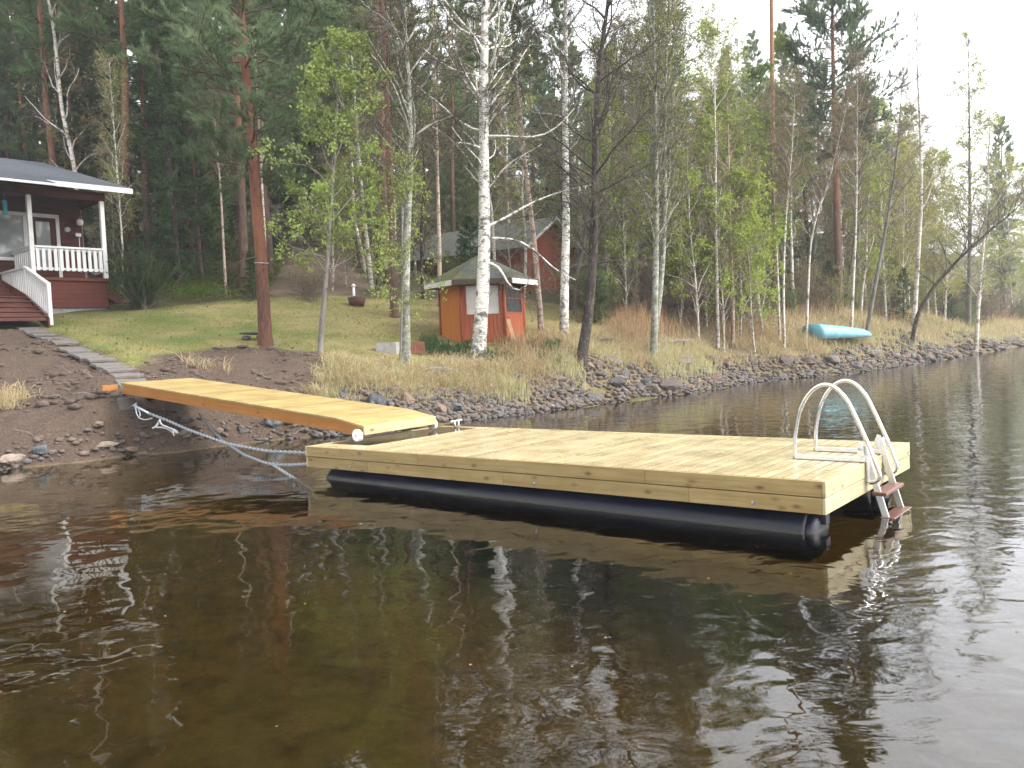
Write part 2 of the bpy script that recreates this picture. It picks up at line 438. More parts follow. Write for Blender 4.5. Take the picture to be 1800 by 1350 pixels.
def pine(rng, path, r0, crown0=.45, spread=2.6, nbr=60, K=16, ln=.17, wd=.016, subs=7, tuft=4, dead=8, shape=.75, tip=1.0):
    """Scots pine: returns (wood, needles) builders"""
    P = dense(path); wood = MB(); br = MB(); nd = MB(); h = P[-1, 2]
    V, F = tubes(P[None], trunk_radii(P, r0)[None], 9); wood.add(V, F, True)
    t = crown0 + (1 - crown0) * (np.arange(nbr) + rng.random(nbr)) / nbr
    s = (t - crown0) / (1 - crown0)
    L = spread * np.clip((1 - s) ** shape * (.55 + .45 * np.minimum(1, s * 5)), .06, 1) * rng.uniform(.6, 1.2, nbr) + .15
    p, T = along(P[None], np.zeros(nbr, int), t)
    a = np.arange(nbr) * 2.4 + rng.normal(0, .5, nbr)
    d = np.stack([np.cos(a), np.sin(a), -.12 + .85 * s + rng.normal(0, .12, nbr)], 1)
    Bp = grow(rng, p, d, L, 6, .13, .05)
    rb = np.clip(r0 * .2 * L / spread, .006, .05)
    V, F = tubes(Bp, rb[:, None] * np.linspace(1, .25, 7)[None], 4); br.add(V, F)
    b, tt, q, T2 = kids(rng, Bp, subs, .28, 1.)
    L2 = L[b] * .42 * (1.15 - .5 * tt) * rng.uniform(.6, 1.25, len(b)) + .08
    d2 = side_dirs(rng, T2, rng.uniform(.5, 1.1, len(b)), .45); d2[:, 2] += .15
    Sp = grow(rng, q, d2, L2, 3, .15, .1)
    V, F = tubes(Sp, np.clip(.012 * L2 / .5, .004, .014)[:, None] * np.linspace(1, .5, 4)[None], 3); br.add(V, F)
    b2, t3, q3, T3 = kids(rng, Sp, tuft, .3, 1.05)
    V, F = needles(rng, q3 + rng.normal(0, .03, q3.shape), T3 + np.array([0, 0, .25]), K, ln, wd); nd.add(V, F)
    b2, t3, q3, T3 = kids(rng, Bp, 4, .6, 1.05)
    V, F = needles(rng, q3, T3 + np.array([0, 0, .25]), K, ln, wd); nd.add(V, F)
    if dead:
        t = rng.uniform(max(.12, crown0 - .28), crown0 + .05, dead); p, T = along(P[None], np.zeros(dead, int), t)
        a = rng.uniform(0, 6.28, dead); d = np.stack([np.cos(a), np.sin(a), rng.normal(-.05, .15, dead)], 1)
        Ld = rng.uniform(.4, 1.7, dead) * min(1, spread / 2.5)
        D = grow(rng, p, d, Ld, 5, .16, -.02); V, F = tubes(D, np.linspace(.016, .004, 6)[None] * np.ones((dead, 1)), 4); br.add(V, F)
        b, tt, q, T2 = kids(rng, D, 3, .4, 1); S = grow(rng, q, side_dirs(rng, T2, rng.uniform(.4, .9, len(b))), rng.uniform(.15, .5, len(b)), 3, .2)
        V, F = tubes(S, np.full((len(b), 4), .004), 3); br.add(V, F)
    return wood, br, nd

def broad(rng, path, r0, crown0=.3, nbr=26, spread=2.2, ang=(.6, 1.1), lift=.06, droop=-.03, subs=7, twigs=6, twig_L=.5, twig_droop=-.06,
          leaf_n=4, leaf_size=.04, shape=.6, extra=(), tw_r=.0045, top=.06, clump=.0, leaf_upb=.3, low=.5, keep=1.0, gap=None):
    """birch / alder / aspen: returns (wood, fine twigs, leaves)"""
    P = dense(path); wood = MB(); lf = MB()
    V, F = tubes(P[None], trunk_radii(P, r0, top)[None], 10); wood.add(V, F, True)
    t = crown0 + (1 - crown0) * (np.arange(nbr) + rng.random(nbr)) / nbr
    s = (t - crown0) / (1 - crown0)
    L = spread * ((1 - s) ** shape) * (low + (1 - low) * np.minimum(1, s * 3)) * rng.uniform(.55, 1.2, nbr) + .25
    p, T = along(P[None], np.zeros(nbr, int), t)
    a = np.arange(nbr) * 2.4 + rng.normal(0, .6, nbr); an = rng.uniform(*ang, nbr)
    d = np.stack([np.cos(a) * np.sin(an), np.sin(a) * np.sin(an), np.cos(an)], 1)
    Bp = grow(rng, p, d, L, 8, .13, lift)
    for e in extra:
        pass
    rt = trunk_radii(P, r0, top); rr = np.interp(t, np.linspace(0, 1, len(rt)), rt)
    rb = np.clip(np.minimum(rr * .55, .016 * L), .006, .09)
    V, F = tubes(Bp, rb[:, None] * np.linspace(1, .3, 9)[None], 5); wood.add(V, F, True)
    if len(extra):
        E = np.array([dense(np.array(e), 9) for e in extra]); V, F = tubes(E, np.full((len(E), 1), 1.) * np.linspace(.045, .012, 9)[None], 6); wood.add(V, F, True)
        Bp = np.concatenate([Bp, E]); L = np.r_[L, [np.linalg.norm(np.diff(e, axis=0), axis=1).sum() for e in E]]
    tw = MB()
    b, tt, q, T2 = kids(rng, Bp, subs, .2, 1.)
    L2 = L[b] * .42 * (1.15 - .6 * tt) * rng.uniform(.5, 1.3, len(b)) + .12
    Sp = grow(rng, q, side_dirs(rng, T2, rng.uniform(.45, 1.0, len(b))), L2, 5, .17, droop)
    V, F = tubes(Sp, np.clip(.011 * L2, tw_r, .014)[:, None] * np.linspace(1, .6, 6)[None], 3); tw.add(V, F)
    b, tt, q, T3 = kids(rng, Sp, twigs, .15, 1.)
    L3 = twig_L * rng.uniform(.35, 1.25, len(b))
    Tp = grow(rng, q, side_dirs(rng, T3, rng.uniform(.4, 1.0, len(b))), L3, 4, .18, twig_droop)
    V, F = tubes(Tp, np.full((len(b), 5), tw_r * .75), 3); tw.add(V, F)
    if leaf_n:
        b, tt, q, T4 = kids(rng, Tp, leaf_n, .2, 1.05)
        if keep < 1: m = rng.random(len(q)) < keep; q = q[m]
        if clump: q = q + rng.normal(0, clump, q.shape)
        if gap is not None: q = clumps(rng, q, 2.6, gap)
        V, F = leaves(rng, q, leaf_size, upb=leaf_upb); lf.add(V, F)
    return wood, tw, lf

def spruce(rng, path, r0, spread=1.9, nwh=40, K=12, ln=.09, wd=.014):
    P = dense(path); wood = MB(); nd = MB()
    V, F = tubes(P[None], trunk_radii(P, r0)[None], 8); wood.add(V, F, True)
    nbr = nwh * 5; t = .06 + .94 * (np.arange(nbr) + rng.random(nbr)) / nbr
    L = spread * (1 - t) ** .8 * rng.uniform(.65, 1.1, nbr) + .08
    p, T = along(P[None], np.zeros(nbr, int), t); a = rng.uniform(0, 6.28, nbr)
    d = np.stack([np.cos(a), np.sin(a), -.25 + .6 * t], 1); Bp = grow(rng, p, d, L, 5, .06, .05)
    V, F = tubes(Bp, np.full((nbr, 6), .008), 3); wood.add(V, F)
    b, tt, q, T2 = kids(rng, Bp, 9, .15, 1.03)
    d2 = side_dirs(rng, T2, rng.uniform(.5, .9, len(b)), .8); Sp = grow(rng, q, d2, L[b] * .25 * (1.2 - tt) + .06, 2, .1, -.12)
    b2, t3, q3, T3 = kids(rng, Sp, 3, .1, 1.05); V, F = needles(rng, q3, T3, K, ln, wd, .8); nd.add(V, F)
    return wood, nd

def bush(rng, h, w, stems=9, subs=6, twigs=6, leaf_n=3, leaf=.04, twig_L=.35, lean=.35, tw_r=.004, keep=1.):
    """many-stemmed shrub"""
    tw = MB(); lf = MB()
    p = np.c_[rng.normal(0, w * .12, (stems, 2)), np.full(stems, -.1)]
    d = np.c_[rng.normal(0, lean, (stems, 2)), np.ones(stems)]
    Bp = grow(rng, p, d, h * rng.uniform(.6, 1.1, stems), 8, .1, .02)
    V, F = tubes(Bp, np.clip(h * .006, .008, .03) * np.linspace(1, .3, 9)[None] * np.ones((stems, 1)), 5); tw.add(V, F, True)
    b, tt, q, T = kids(rng, Bp, subs, .12, 1.); L2 = w * .5 * (1.2 - .7 * tt) * rng.uniform(.4, 1.2, len(b))
    Sp = grow(rng, q, side_dirs(rng, T, rng.uniform(.4, 1., len(b))), L2, 5, .16, .02); V, F = tubes(Sp, np.linspace(1.7, .8, 6)[None] * tw_r * np.ones((len(b), 1)), 3); tw.add(V, F)
    b, tt, q, T = kids(rng, Sp, twigs, .15, 1.); Tp = grow(rng, q, side_dirs(rng, T, rng.uniform(.4, 1., len(b))), twig_L * rng.uniform(.4, 1.2, len(b)), 3, .15, 0)
    V, F = tubes(Tp, np.full((len(b), 4), tw_r * .7), 3); tw.add(V, F)
    if leaf_n:
        b, tt, q, T = kids(rng, Tp, leaf_n, .2, 1.05)
        if keep < 1: q = q[rng.random(len(q)) < keep]
        V, F = leaves(rng, q, leaf); lf.add(V, F)
    return tw, lf

def blades(rng, xy, h, wd, lean=.35, droop=.3, base_dz=-.03):
    """grass blades at xy (N,2), heights h (N,)"""
    N = len(xy); z = gz(xy[:, 0], xy[:, 1]) + base_dz
    b = np.c_[xy, z]; a = rng.uniform(0, 6.28, N); k = rng.normal(0, lean, N)
    ld = np.stack([np.cos(a) * k, np.sin(a) * k, np.ones(N)], 1)
    a2 = rng.uniform(0, 6.28, N); u = np.stack([np.cos(a2), np.sin(a2), np.zeros(N)], 1) * (wd / 2)
    h = h[:, None]; p1 = b + ld * h * .45
    ld2 = ld.copy(); ld2[:, :2] *= 1 + droop * 4; ld2[:, 2] *= 1 - droop * .6; p2 = p1 + ld2 * h * .35
    ld3 = ld2.copy(); ld3[:, :2] *= 1.5; ld3[:, 2] *= 1 - droop * 1.2; p3 = p2 + ld3 * h * .25
    V = np.stack([b - u, b + u, p1 - u * .85, p1 + u * .85, p2 - u * .6, p2 + u * .6, p3], 1).reshape(-1, 3)
    i = np.arange(N)[:, None] * 7
    Q = np.concatenate([np.concatenate([i, i + 1, i + 3, i + 2], 1), np.concatenate([i + 2, i + 3, i + 5, i + 4], 1)])
    T = np.concatenate([i + 4, i + 5, i + 6], 1)
    return V, [Q, T]

def rock(rng, sub=2, flat=.7, rough=.22):
    import bmesh
    bm = bmesh.new(); bmesh.ops.create_icosphere(bm, subdivisions=sub, radius=1.0)
    V = np.array([v.co for v in bm.verts]); F = np.array([[l.vert.index for l in f.loops] for f in bm.faces]); bm.free()
    # cut with random planes -> faceted boulder, then lumps
    for _ in range(9):
        n = unit(rng.normal(0, 1, 3)); c = rng.uniform(.55, .88); s = V @ n
        V = V - np.where(s > c, (s - c) * .85, 0)[:, None] * n
    sd = rng.random() * 50
    V = V * (1 + rough * np.array([mnoise.noise(Vector(v * 1.7 + sd)) + .35 * mnoise.noise(Vector(v * 5 + sd)) for v in V]))[:, None]
    V = V * np.array([rng.uniform(.85, 1.25), rng.uniform(.7, 1.0), flat * rng.uniform(.8, 1.1)])
    return V, F

# ------------------------------------------------------------------ ground and water
def in_poly(x, y, poly):
    c = np.zeros(len(x), bool); n = len(poly)
    for i in range(n):
        (x1, y1), (x2, y2) = poly[i], poly[(i + 1) % n]
        k = ((y1 > y) != (y2 > y)) & (x < (x2 - x1) * (y - y1) / (y2 - y1 + 1e-12) + x1); c ^= k
    return c
def gpoly(L): return [tuple(atd(px, py, d)[:2]) for px, py, d in L]
LAWN = gpoly([(60, 585, 22.9), (100, 596, 22.4), (170, 618, 20.6), (215, 650, 18.4), (250, 655, 18.0), (262, 632, 19.6), (330, 622, 20.8), (430, 620, 22.2), (520, 627, 21.6), (600, 640, 20.6), (720, 642, 21.6), (800, 640, 22.4),
              (860, 650, 22.6), (905, 625, 24.0), (940, 600, 25.6), (1060, 590, 27.5), (1110, 570, 31), (1010, 545, 34), (900, 535, 36), (760, 540, 33), (660, 540, 32), (600, 530, 32), (500, 528, 31), (380, 540, 28.8), (280, 545, 27.4), (190, 545, 26.5), (90, 555, 25.2)])
MUD = gpoly([(-700, 640, 19), (-250, 590, 22), (60, 588, 22.8), (100, 598, 22.2), (170, 620, 20.4), (215, 652, 18.2), (250, 657, 17.9), (262, 634, 19.4), (330, 624, 20.6), (430, 622, 22.1), (520, 629, 21.4), (570, 640, 20.4), (570, 680, 18.9), (640, 720, 18.2), (650, 765, 17.2), (300, 810, 14.8), (-700, 900, 9)])
DIRT = gpoly([(470, 530, 30), (540, 520, 32), (620, 525, 33), (660, 515, 36), (620, 470, 42), (570, 440, 48), (520, 440, 48), (500, 470, 40), (480, 500, 34)])
def soft(x, y, poly, rng_seed=0.):
    jx = np.array([nz(a, b, .9, 3 + rng_seed) for a, b in zip(x, y)]) * .55; jy = np.array([nz(a, b, .9, 9 + rng_seed) for a, b in zip(x, y)]) * .55
    m = np.zeros(len(x))
    for k in range(8):
        a = k * math.pi / 4; m += in_poly(x + jx + .22 * math.cos(a), y + jy + .22 * math.sin(a), poly)
    return m / 8
def grid_axis(segs):
    out = []
    for a, b, s in segs: out += list(np.arange(a, b, s))
    return np.array(out + [segs[-1][1]])
gx = grid_axis([(-420, -60, 30), (-60, -22, 2), (-22, 24, .2), (24, 60, .9), (60, 140, 6), (140, 620, 40)])
gy = grid_axis([(-40, 8, 3), (8, 12, .4), (12, 32, .18), (32, 60, .6), (60, 130, 3), (130, 620, 30)])
X, Y = np.meshgrid(gx, gy); fx, fy = X.ravel(), Y.ravel()
SD = shore_d(fx, fy)
Z = gz(fx, fy)
near = (np.abs(fx) < 24) & (fy < 60) & (fy > 8)
ma, la, da = np.zeros(len(fx)), np.zeros(len(fx)), np.zeros(len(fx))
idx = np.where(near)[0]
ma[idx] = soft(fx[idx], fy[idx], MUD); la[idx] = soft(fx[idx], fy[idx], LAWN, 5.); da[idx] = soft(fx[idx], fy[idx], DIRT, 7.)
lump = np.zeros(len(fx))
for i in idx:
    a = ma[i]
    lump[i] = nz(fx[i], fy[i], .9, 1.) * (.05 + .12 * a) + nz(fx[i], fy[i], 3.1, 2.) * (.012 + .085 * a) + (abs(mnoise.noise(Vector((fx[i] * 5.5, fy[i] * 5.5, 4)))) - .25) * .07 * a
lump *= np.clip(1 - la * .8, 0, 1) * np.clip(np.abs(SD) / .5 + .25, 0, 1)
# the cut step of the bank just above the waterline
step = np.clip((SD - .1) / .9, 0, 1) * .18 * np.exp(-np.maximum(SD - 1, 0) / 3) * (SD > 0) * (1 - ma * .5)
Z = Z + lump + step
far_lump = np.array([mnoise.noise(Vector((a * .07, b * .07, 0))) for a, b in zip(fx, fy)]) * np.clip((np.hypot(fx, fy) - 60) / 60, 0, 1) * 2.0
Z = Z + far_lump * (SD > 6)
_g1 = (gx, gy, Z.reshape(X.shape))
def gs(x, y):
    """true surface height of the ground mesh (bilinear)"""
    x = np.atleast_1d(np.asarray(x, float)); y = np.atleast_1d(np.asarray(y, float))
    i = np.clip(np.searchsorted(gx, x) - 1, 0, len(gx) - 2); j = np.clip(np.searchsorted(gy, y) - 1, 0, len(gy) - 2)
    u = (x - gx[i]) / (gx[i + 1] - gx[i]); v = (y - gy[j]) / (gy[j + 1] - gy[j]); ZZ = _g1[2]
    return (ZZ[j, i] * (1 - u) + ZZ[j, i + 1] * u) * (1 - v) + (ZZ[j + 1, i] * (1 - u) + ZZ[j + 1, i + 1] * u) * v
gz_smooth = gz
gz = gs
g = MB(); ny, nx = X.shape
jj, ii = np.meshgrid(np.arange(ny - 1), np.arange(nx - 1), indexing='ij'); q0 = (jj * nx + ii).ravel()
g.add(np.stack([fx, fy, Z], 1), np.stack([q0, q0 + 1, q0 + nx + 1, q0 + nx], 1), True)
t = NT('soil_and_grass')
att = t.n('ShaderNodeVertexColor', layer_name='zone'); zs = t.sep(att.outputs[0])
v = t.obj()
pos_z = t.sep(v)[2]; pos_x = t.sep(v)[0]
n_big, n_mid, n_fine = t.noise(v, .55, 5, .6), t.noise(v, 3.2, 6, .65), t.noise(v, 22, 5, .7)
forest = t.ramp(n_mid, [(.3, (.035, .04, .016)), (.5, (.075, .062, .032)), (.7, (.06, .08, .025))])
bankc = t.ramp(n_mid, [(.3, (.06, .045, .028)), (.5, (.13, .1, .055)), (.7, (.2, .16, .085))])
mud = t.ramp(n_fine, [(.28, (.034, .023, .017)), (.5, (.082, .057, .042)), (.72, (.135, .098, .073))])
mud = t.mix(t.ramp(n_mid, [(.35, .55), (.6, 0.)]), mud, (.055, .039, .03))
lx_ = t.n('ShaderNodeMapRange'); t.l(pos_x, lx_.inputs[0]); lx_.inputs[1].default_value = -13; lx_.inputs[2].default_value = 2; lx_.inputs[3].default_value = -.1; lx_.inputs[4].default_value = .12
lawn = t.ramp(t.math('ADD', n_big, lx_.outputs[0]), [(.3, (.105, .155, .038)), (.42, (.2, .2, .07)), (.54, (.29, .235, .11))])
lawn = t.mix(t.ramp(t.noise(v, 1.5, 5, .7), [(.5, 0.), (.64, .75)]), lawn, (.2, .155, .075))
lawn = t.mix(t.ramp(n_fine, [(.3, .6), (.65, 0.)]), lawn, (.07, .09, .022))
lawn = t.mix(t.ramp(n_mid, [(.56, 0.), (.68, .45)]), lawn, (.19, .165, .06))
dirt = t.ramp(n_fine, [(.3, (.09, .062, .045)), (.7, (.19, .135, .1))])
c = t.mix(zs[2], forest, bankc)
c = t.mix(zs[1], c, lawn); c = t.mix(zs[0], c, mud)
att2 = t.n('ShaderNodeVertexColor', layer_name='path_dirt')
c = t.mix(t.sep(att2.outputs[0])[0], c, dirt)
bed = t.ramp(n_mid, [(.3, (.13, .105, .048)), (.5, (.24, .195, .09)), (.7, (.33, .25, .115))])
wet = t.n('ShaderNodeMapRange'); t.l(pos_z, wet.inputs[0]); wet.inputs[1].default_value = -.05; wet.inputs[2].default_value = .03; wet.inputs[3].default_value = 1; wet.inputs[4].default_value = 0
c = t.mix(wet.outputs[0], c, bed)
ground_m = t.pbr(c, .9, 0, t.bump(t.math('ADD', n_fine, t.math('MULTIPLY', n_mid, 1.5)), .9, .05), .2)
ground = tag(g.build('ground', ground_m), kind='structure')
def vcol(me, name, R_, G_, B_):
    a = me.color_attributes.new(name, 'FLOAT_COLOR', 'POINT')
    a.data.foreach_set('color', np.stack([R_, G_, B_, np.ones_like(R_)], 1).astype(np.float32).ravel())
bank = np.clip(1 - np.abs(SD - 2.2) / 3.6, 0, 1) * (SD > 0)
bank = np.clip(bank * 1.8, 0, 1)
vcol(ground.data, 'zone', ma, la, bank); vcol(ground.data, 'path_dirt', da, da, da)

# water: a real body, tea-brown, over the lake bed
t = NT('lake_water'); v = t.obj()
s1 = t.noise(t.obj((1, 1.0, 1)), 1.5, 2, .5); s2 = t.noise(t.obj((.8, 1.2, 1)), 2.7, 3, .45, .8); s3 = t.noise(t.obj((.7, 1.3, 1)), 11, 2, .5)
xy = t.sep(v)
wind = t.n('ShaderNodeMapRange', interpolation_type='SMOOTHSTEP'); t.l(t.math('ADD', xy[0], t.math('MULTIPLY', t.noise(v, .25, 2), 4.)), wind.inputs[0])
wind.inputs[1].default_value = -3; wind.inputs[2].default_value = 9; wind.inputs[3].default_value = .2; wind.inputs[4].default_value = 1.0
hgt = t.math('ADD', t.math('MULTIPLY', s1, .014), t.math('MULTIPLY', t.math('ADD', t.math('MULTIPLY', s2, .0095), t.math('MULTIPLY', s3, .0004)), wind.outputs[0]))
bp = t.n('ShaderNodeBump'); t.l(hgt, bp.inputs['Height']); bp.inputs['Strength'].default_value = 1; bp.inputs['Distance'].default_value = 1
fr = t.n('ShaderNodeFresnel'); fr.inputs[0].default_value = 1.58; t.l(bp.outputs[0], fr.inputs['Normal'])
gl = t.n('ShaderNodeBsdfGlossy'); gl.inputs['Roughness'].default_value = .015; gl.inputs['Color'].default_value = (.97, .98, 1, 1); t.l(bp.outputs[0], gl.inputs['Normal'])
tr = t.n('ShaderNodeBsdfTransparent'); tr.inputs[0].default_value = (.9, .86, .74, 1)
mx = t.n('ShaderNodeMixShader'); t.l(fr.outputs[0], mx.inputs[0]); t.l(tr.outputs[0], mx.inputs[1]); t.l(gl.outputs[0], mx.inputs[2]); t.l(mx.outputs[0], t.out.inputs[0])
va = t.n('ShaderNodeVolumeAbsorption'); va.inputs['Color'].default_value = (.74, .68, .4, 1); va.inputs['Density'].default_value = .8; t.l(va.outputs[0], t.out.inputs['Volume'])
tag(MB().box((-400, -38, -3.2), (600, 600, 0)).build('lake_water', t.m), kind='structure')
# ------------------------------------------------------------------ materials
M = {}
M['deck'] = m_board('new_deck_boards', (.285, .224, .115), (.41, .345, .205), (.12, .06, .02), 0, (.13, .48), .5, .5, .35)
M['fascia_y'] = m_board('new_fascia_shade_tone', (.19, .13, .046), (.335, .247, .105), (.1, .045, .012), 1, (.4, .6), .4)  # shade on the long sides put into a darker, more orange tone
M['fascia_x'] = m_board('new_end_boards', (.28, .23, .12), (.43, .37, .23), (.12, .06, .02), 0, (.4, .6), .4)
M['gang_deck'] = m_board('gangway_boards', (.24, .172, .066), (.385, .292, .128), (.14, .06, .015), 0, (.3, .55), .4, .6, .35)
M['gang_side'] = m_board('stained_orange_timber', (.215, .08, .01), (.325, .138, .022), (.12, .035, .006), 1, (.4, .6), .4)
M['dark_plate'] = m_plain('wet_brown_plate', (.022, .012, .009), .12, 0, .3, 4, .05, .5)
M['frame_wood'] = m_plain('dark_frame_timber', (.05, .035, .02), .8)
def m_pontoon():
    t = NT('dark_blue_plastic_pipe'); v = t.obj(); n = t.noise(v, 2.5, 5, .65); sc = t.noise(t.obj((60, 3, 60)), 1., 4, .7)
    c = t.ramp(n, [(.3, (.006, .0075, .017)), (.7, (.011, .013, .027))]); c = t.mix(t.ramp(sc, [(.62, 0.), (.7, .5)]), c, (.04, .043, .05))
    z = t.sep(t.geo('Position'))[2]; f = t.n('ShaderNodeMapRange'); t.l(t.math('ADD', z, t.math('MULTIPLY', n, .05)), f.inputs[0]); f.inputs[1].default_value = .04; f.inputs[2].default_value = .075; f.inputs[3].default_value = .7; f.inputs[4].default_value = 0
    c = t.mix(f.outputs[0], c, (.035, .034, .02))                     # algae line just above the water
    return t.pbr(c, t.ramp(n, [(.3, .28), (.7, .5)]), 0, t.bump(n, .15, .02), .3)
M['pontoon'] = m_pontoon()
M['steel'] = m_plain('polished_steel', (.6, .6, .59), .07, 1, .06, 20, .02)
M['galv'] = m_plain('galvanised_steel', (.36, .4, .44), .35, .9, .2, 40, .1)
M['alu'] = m_plain('brushed_aluminium', (.7, .7, .69), .32, .85, .08, 20, .05)
M['white_plastic'] = m_plain('white_plastic', (.8, .8, .78), .35, 0, .03)
M['step_brown'] = m_plain('brown_step_board', (.11, .048, .034), .35, 0, .3, 30, .2)
M['rope'] = m_plain('grey_rope', (.36, .37, .38), .9, 0, .3, 90, .6)
M['red_wall'] = None
def m_cladding(name, lo, hi, axis=2, pitch=.14, rough=.75):
    """painted boards: narrow shadow grooves across one local axis, as bump + thin dark joint"""
    t = NT(name); v = t.obj(); s = t.sep(v)[axis]; gz_ = t.sep(v)[2]
    fr = t.math('FRACT', t.math('DIVIDE', s, pitch))
    joint = t.ramp(fr, [(0, 0.), (.05, 1.), (.95, 1.), (1, 0.)])
    sc = [14, 14, 14]; other = 0 if axis == 2 else 2; sc[other] = 1.2
    n1 = t.noise(t.obj(tuple(sc)), 1., 5, .6); n2 = t.noise(v, 1.1, 4)
    c = t.ramp(n1, [(.3, lo), (.7, hi)]); c = t.mix(t.ramp(n2, [(.4, 0.), (.75, .4)]), c, tuple(x * .65 for x in lo))
    c = t.mix(joint, tuple(x * .35 for x in lo), c)
    return t.pbr(c, rough, 0, t.bump(t.math('ADD', joint, t.math('MULTIPLY', n1, .3)), .6, .012), .25)
M['cottage_red'] = m_cladding('dark_red_cladding', (.05, .0125, .009), (.078, .02, .0135))
M['base_red'] = m_cladding('red_stained_boards', (.085, .022, .015), (.12, .033, .023))
M['stair_red'] = m_board('red_stained_steps', (.065, .017, .012), (.11, .03, .021), (.04, .012, .009), 0, (.45, .65), .3, 1, .2)
M['hut_red'] = m_cladding('rust_red_hut_boards', (.2, .05, .021), (.29, .078, .034), 0, .12)
M['hut_orange'] = m_board('orange_hut_panel', (.35, .112, .018), (.48, .17, .034), (.17, .05, .01), 2, (.5, .7), .3, 1, .3)
M['cabin_red'] = m_cladding('old_red_cladding', (.21, .052, .023), (.29, .076, .036), 2, .16)
M['white_paint'] = m_plain('white_paint', (.6, .6, .6), .5, 0, .06, 4, .08, .4, (.45, .45, .42))
M['grey_white'] = m_plain('weathered_white_paint', (.5, .5, .49), .6, 0, .15, 5)
M['concrete'] = m_plain('concrete', (.27, .26, .245), .9, 0, .2, 8, .4)
M['slab'] = m_plain('paving_concrete', (.12, .11, .103), .9, 0, .25, 9, .4, .2, (.09, .072, .058))
M['brick'] = m_plain('red_brick', (.16, .058, .04), .85, 0, .3, 12, .4)
M['ceiling_dark'] = m_plain('dark_ceiling', (.03, .035, .035), .8)
M['old_wood'] = m_plain('grey_weathered_wood', (.17, .15, .125), .85, 0, .3, 12, .4)
M['pale_wood'] = m_plain('pale_plank', (.36, .24, .13), .8, 0, .25, 10, .3)
M['turq'] = m_plain('turquoise_fibreglass', (.1, .29, .35), .45, 0, .15, 3, .05, .4, (.12, .24, .27))
M['turq_cloth'] = m_plain('turquoise_cloth', (.03, .26, .32), .8)
M['black'] = m_plain('black_rubber', (.02, .02, .022), .6)
M['pot'] = m_plain('dark_red_pot', (.075, .03, .022), .7)
def m_glass(name, tint=(.03, .035, .04), rough=.04):
    t = NT(name); return t.pbr(t.ramp(t.noise(t.obj(), 1.2, 2), [(.3, tint), (.7, tuple(x * 1.6 for x in tint))]), rough, 0, None, .9)
M['glass'] = m_glass('window_glass')
M['glass_grey'] = m_glass('grey_tinted_glass', (.16, .17, .18), .05)  # pale grey tint over the whole pane
M['glass_sky_tone'] = m_glass('sky_toned_pane', (.3, .29, .26), .1)  # bright sky reflection put into the pane colour
def m_shingle(name, lo, hi, moss=0.):
    t = NT(name); v = t.obj()
    br = t.n('ShaderNodeTexBrick'); t.l(t.obj(kind='UV') if False else v, br.inputs['Vector']); br.inputs['Scale'].default_value = 1
    br.inputs['Color1'].default_value = (*lo, 1); br.inputs['Color2'].default_value = (*hi, 1); br.inputs['Mortar'].default_value = (*[x * .45 for x in lo], 1)
    br.inputs['Mortar Size'].default_value = .008; br.inputs['Brick Width'].default_value = .33; br.inputs['Row Height'].default_value = .14
    n = t.noise(v, 30, 4, .7); c = t.mix(1, br.outputs[0], t.ramp(n, [(.3, .75), (.7, 1.2)]), 'MULTIPLY')
    if moss:
        c = t.mix(t.ramp(t.noise(v, 1.6, 6, .7), [(.45, 0.), (.58, moss)]), c, (.095, .1, .025))
        c = t.mix(t.ramp(t.noise(v, 4.5, 5, .7), [(.56, 0.), (.66, moss * .7)]), c, (.13, .11, .03))
    return t.pbr(c, .85, 0, t.bump(t.math('ADD', br.outputs['Fac'], t.math('MULTIPLY', n, .6)), .5, .01), .25)
M['shingle'] = m_shingle('grey_blue_shingles', (.05, .056, .068), (.075, .082, .096))
M['shingle_moss'] = m_shingle('mossy_shingles', (.055, .06, .063), (.085, .09, .092), .85)
M['shingle_old'] = m_shingle('old_grey_shingles', (.075, .08, .078), (.115, .12, .115), .35)
M['pine_needle'] = m_leaf('pine_needles', (.125, .2, .085), (.2, .28, .115), .5)
M['pine_needle_blue'] = m_leaf('blue_green_pine_needles', (.13, .2, .115), (.195, .275, .155), .5)
M['spruce_needle'] = m_leaf('spruce_needles', (.055, .105, .045), (.11, .17, .07), .4)
M['leaf_new'] = m_leaf('fresh_bright_leaves', (.2, .27, .065), (.36, .42, .14), .5)
M['leaf_birch'] = m_leaf('young_birch_leaves', (.24, .32, .06), (.4, .46, .12), .5)
M['leaf_green'] = m_leaf('green_leaves', (.1, .18, .04), (.2, .28, .07), .45)
M['leaf_bud'] = m_leaf('brown_buds', (.15, .115, .06), (.25, .22, .09), .4)
M['leaf_haze'] = m_leaf('pale_yellow_leaves', (.3, .33, .09), (.44, .45, .16), .5)
M['undergrowth'] = m_leaf('bilberry_leaves', (.05, .09, .02), (.13, .17, .04), .35)
M['dry_grass'] = m_leaf('dry_grass_blades', (.33, .25, .135), (.58, .48, .31), .4)
M['dry_reed'] = m_leaf('russet_dry_stems', (.26, .165, .09), (.48, .33, .2), .35)
M['green_shoot'] = m_leaf('pale_green_shoots', (.28, .31, .18), (.48, .48, .33), .4)
M['lawn_blade'] = m_leaf('lawn_blades', (.125, .19, .04), (.3, .28, .1), .35)
M['straw_blade'] = m_leaf('straw_blades', (.25, .21, .09), (.42, .35, .17), .3)
M['litter'] = m_leaf('fallen_leaf_litter', (.16, .11, .055), (.27, .2, .11), .1)
M['mud_clod'] = m_plain('soil_clods', (.075, .053, .042), .95, 0, .4, 12, .6)
M['bark_pine'] = m_bark('pine_bark', (.045, .03, .024), (.15, .095, .07), (.24, .115, .07), 3.2, 6.5)
M['bark_pine_hero'] = m_bark('red_pine_bark', (.04, .022, .018), (.16, .075, .052), (.22, .092, .055), 1.9, 3.2, 11)
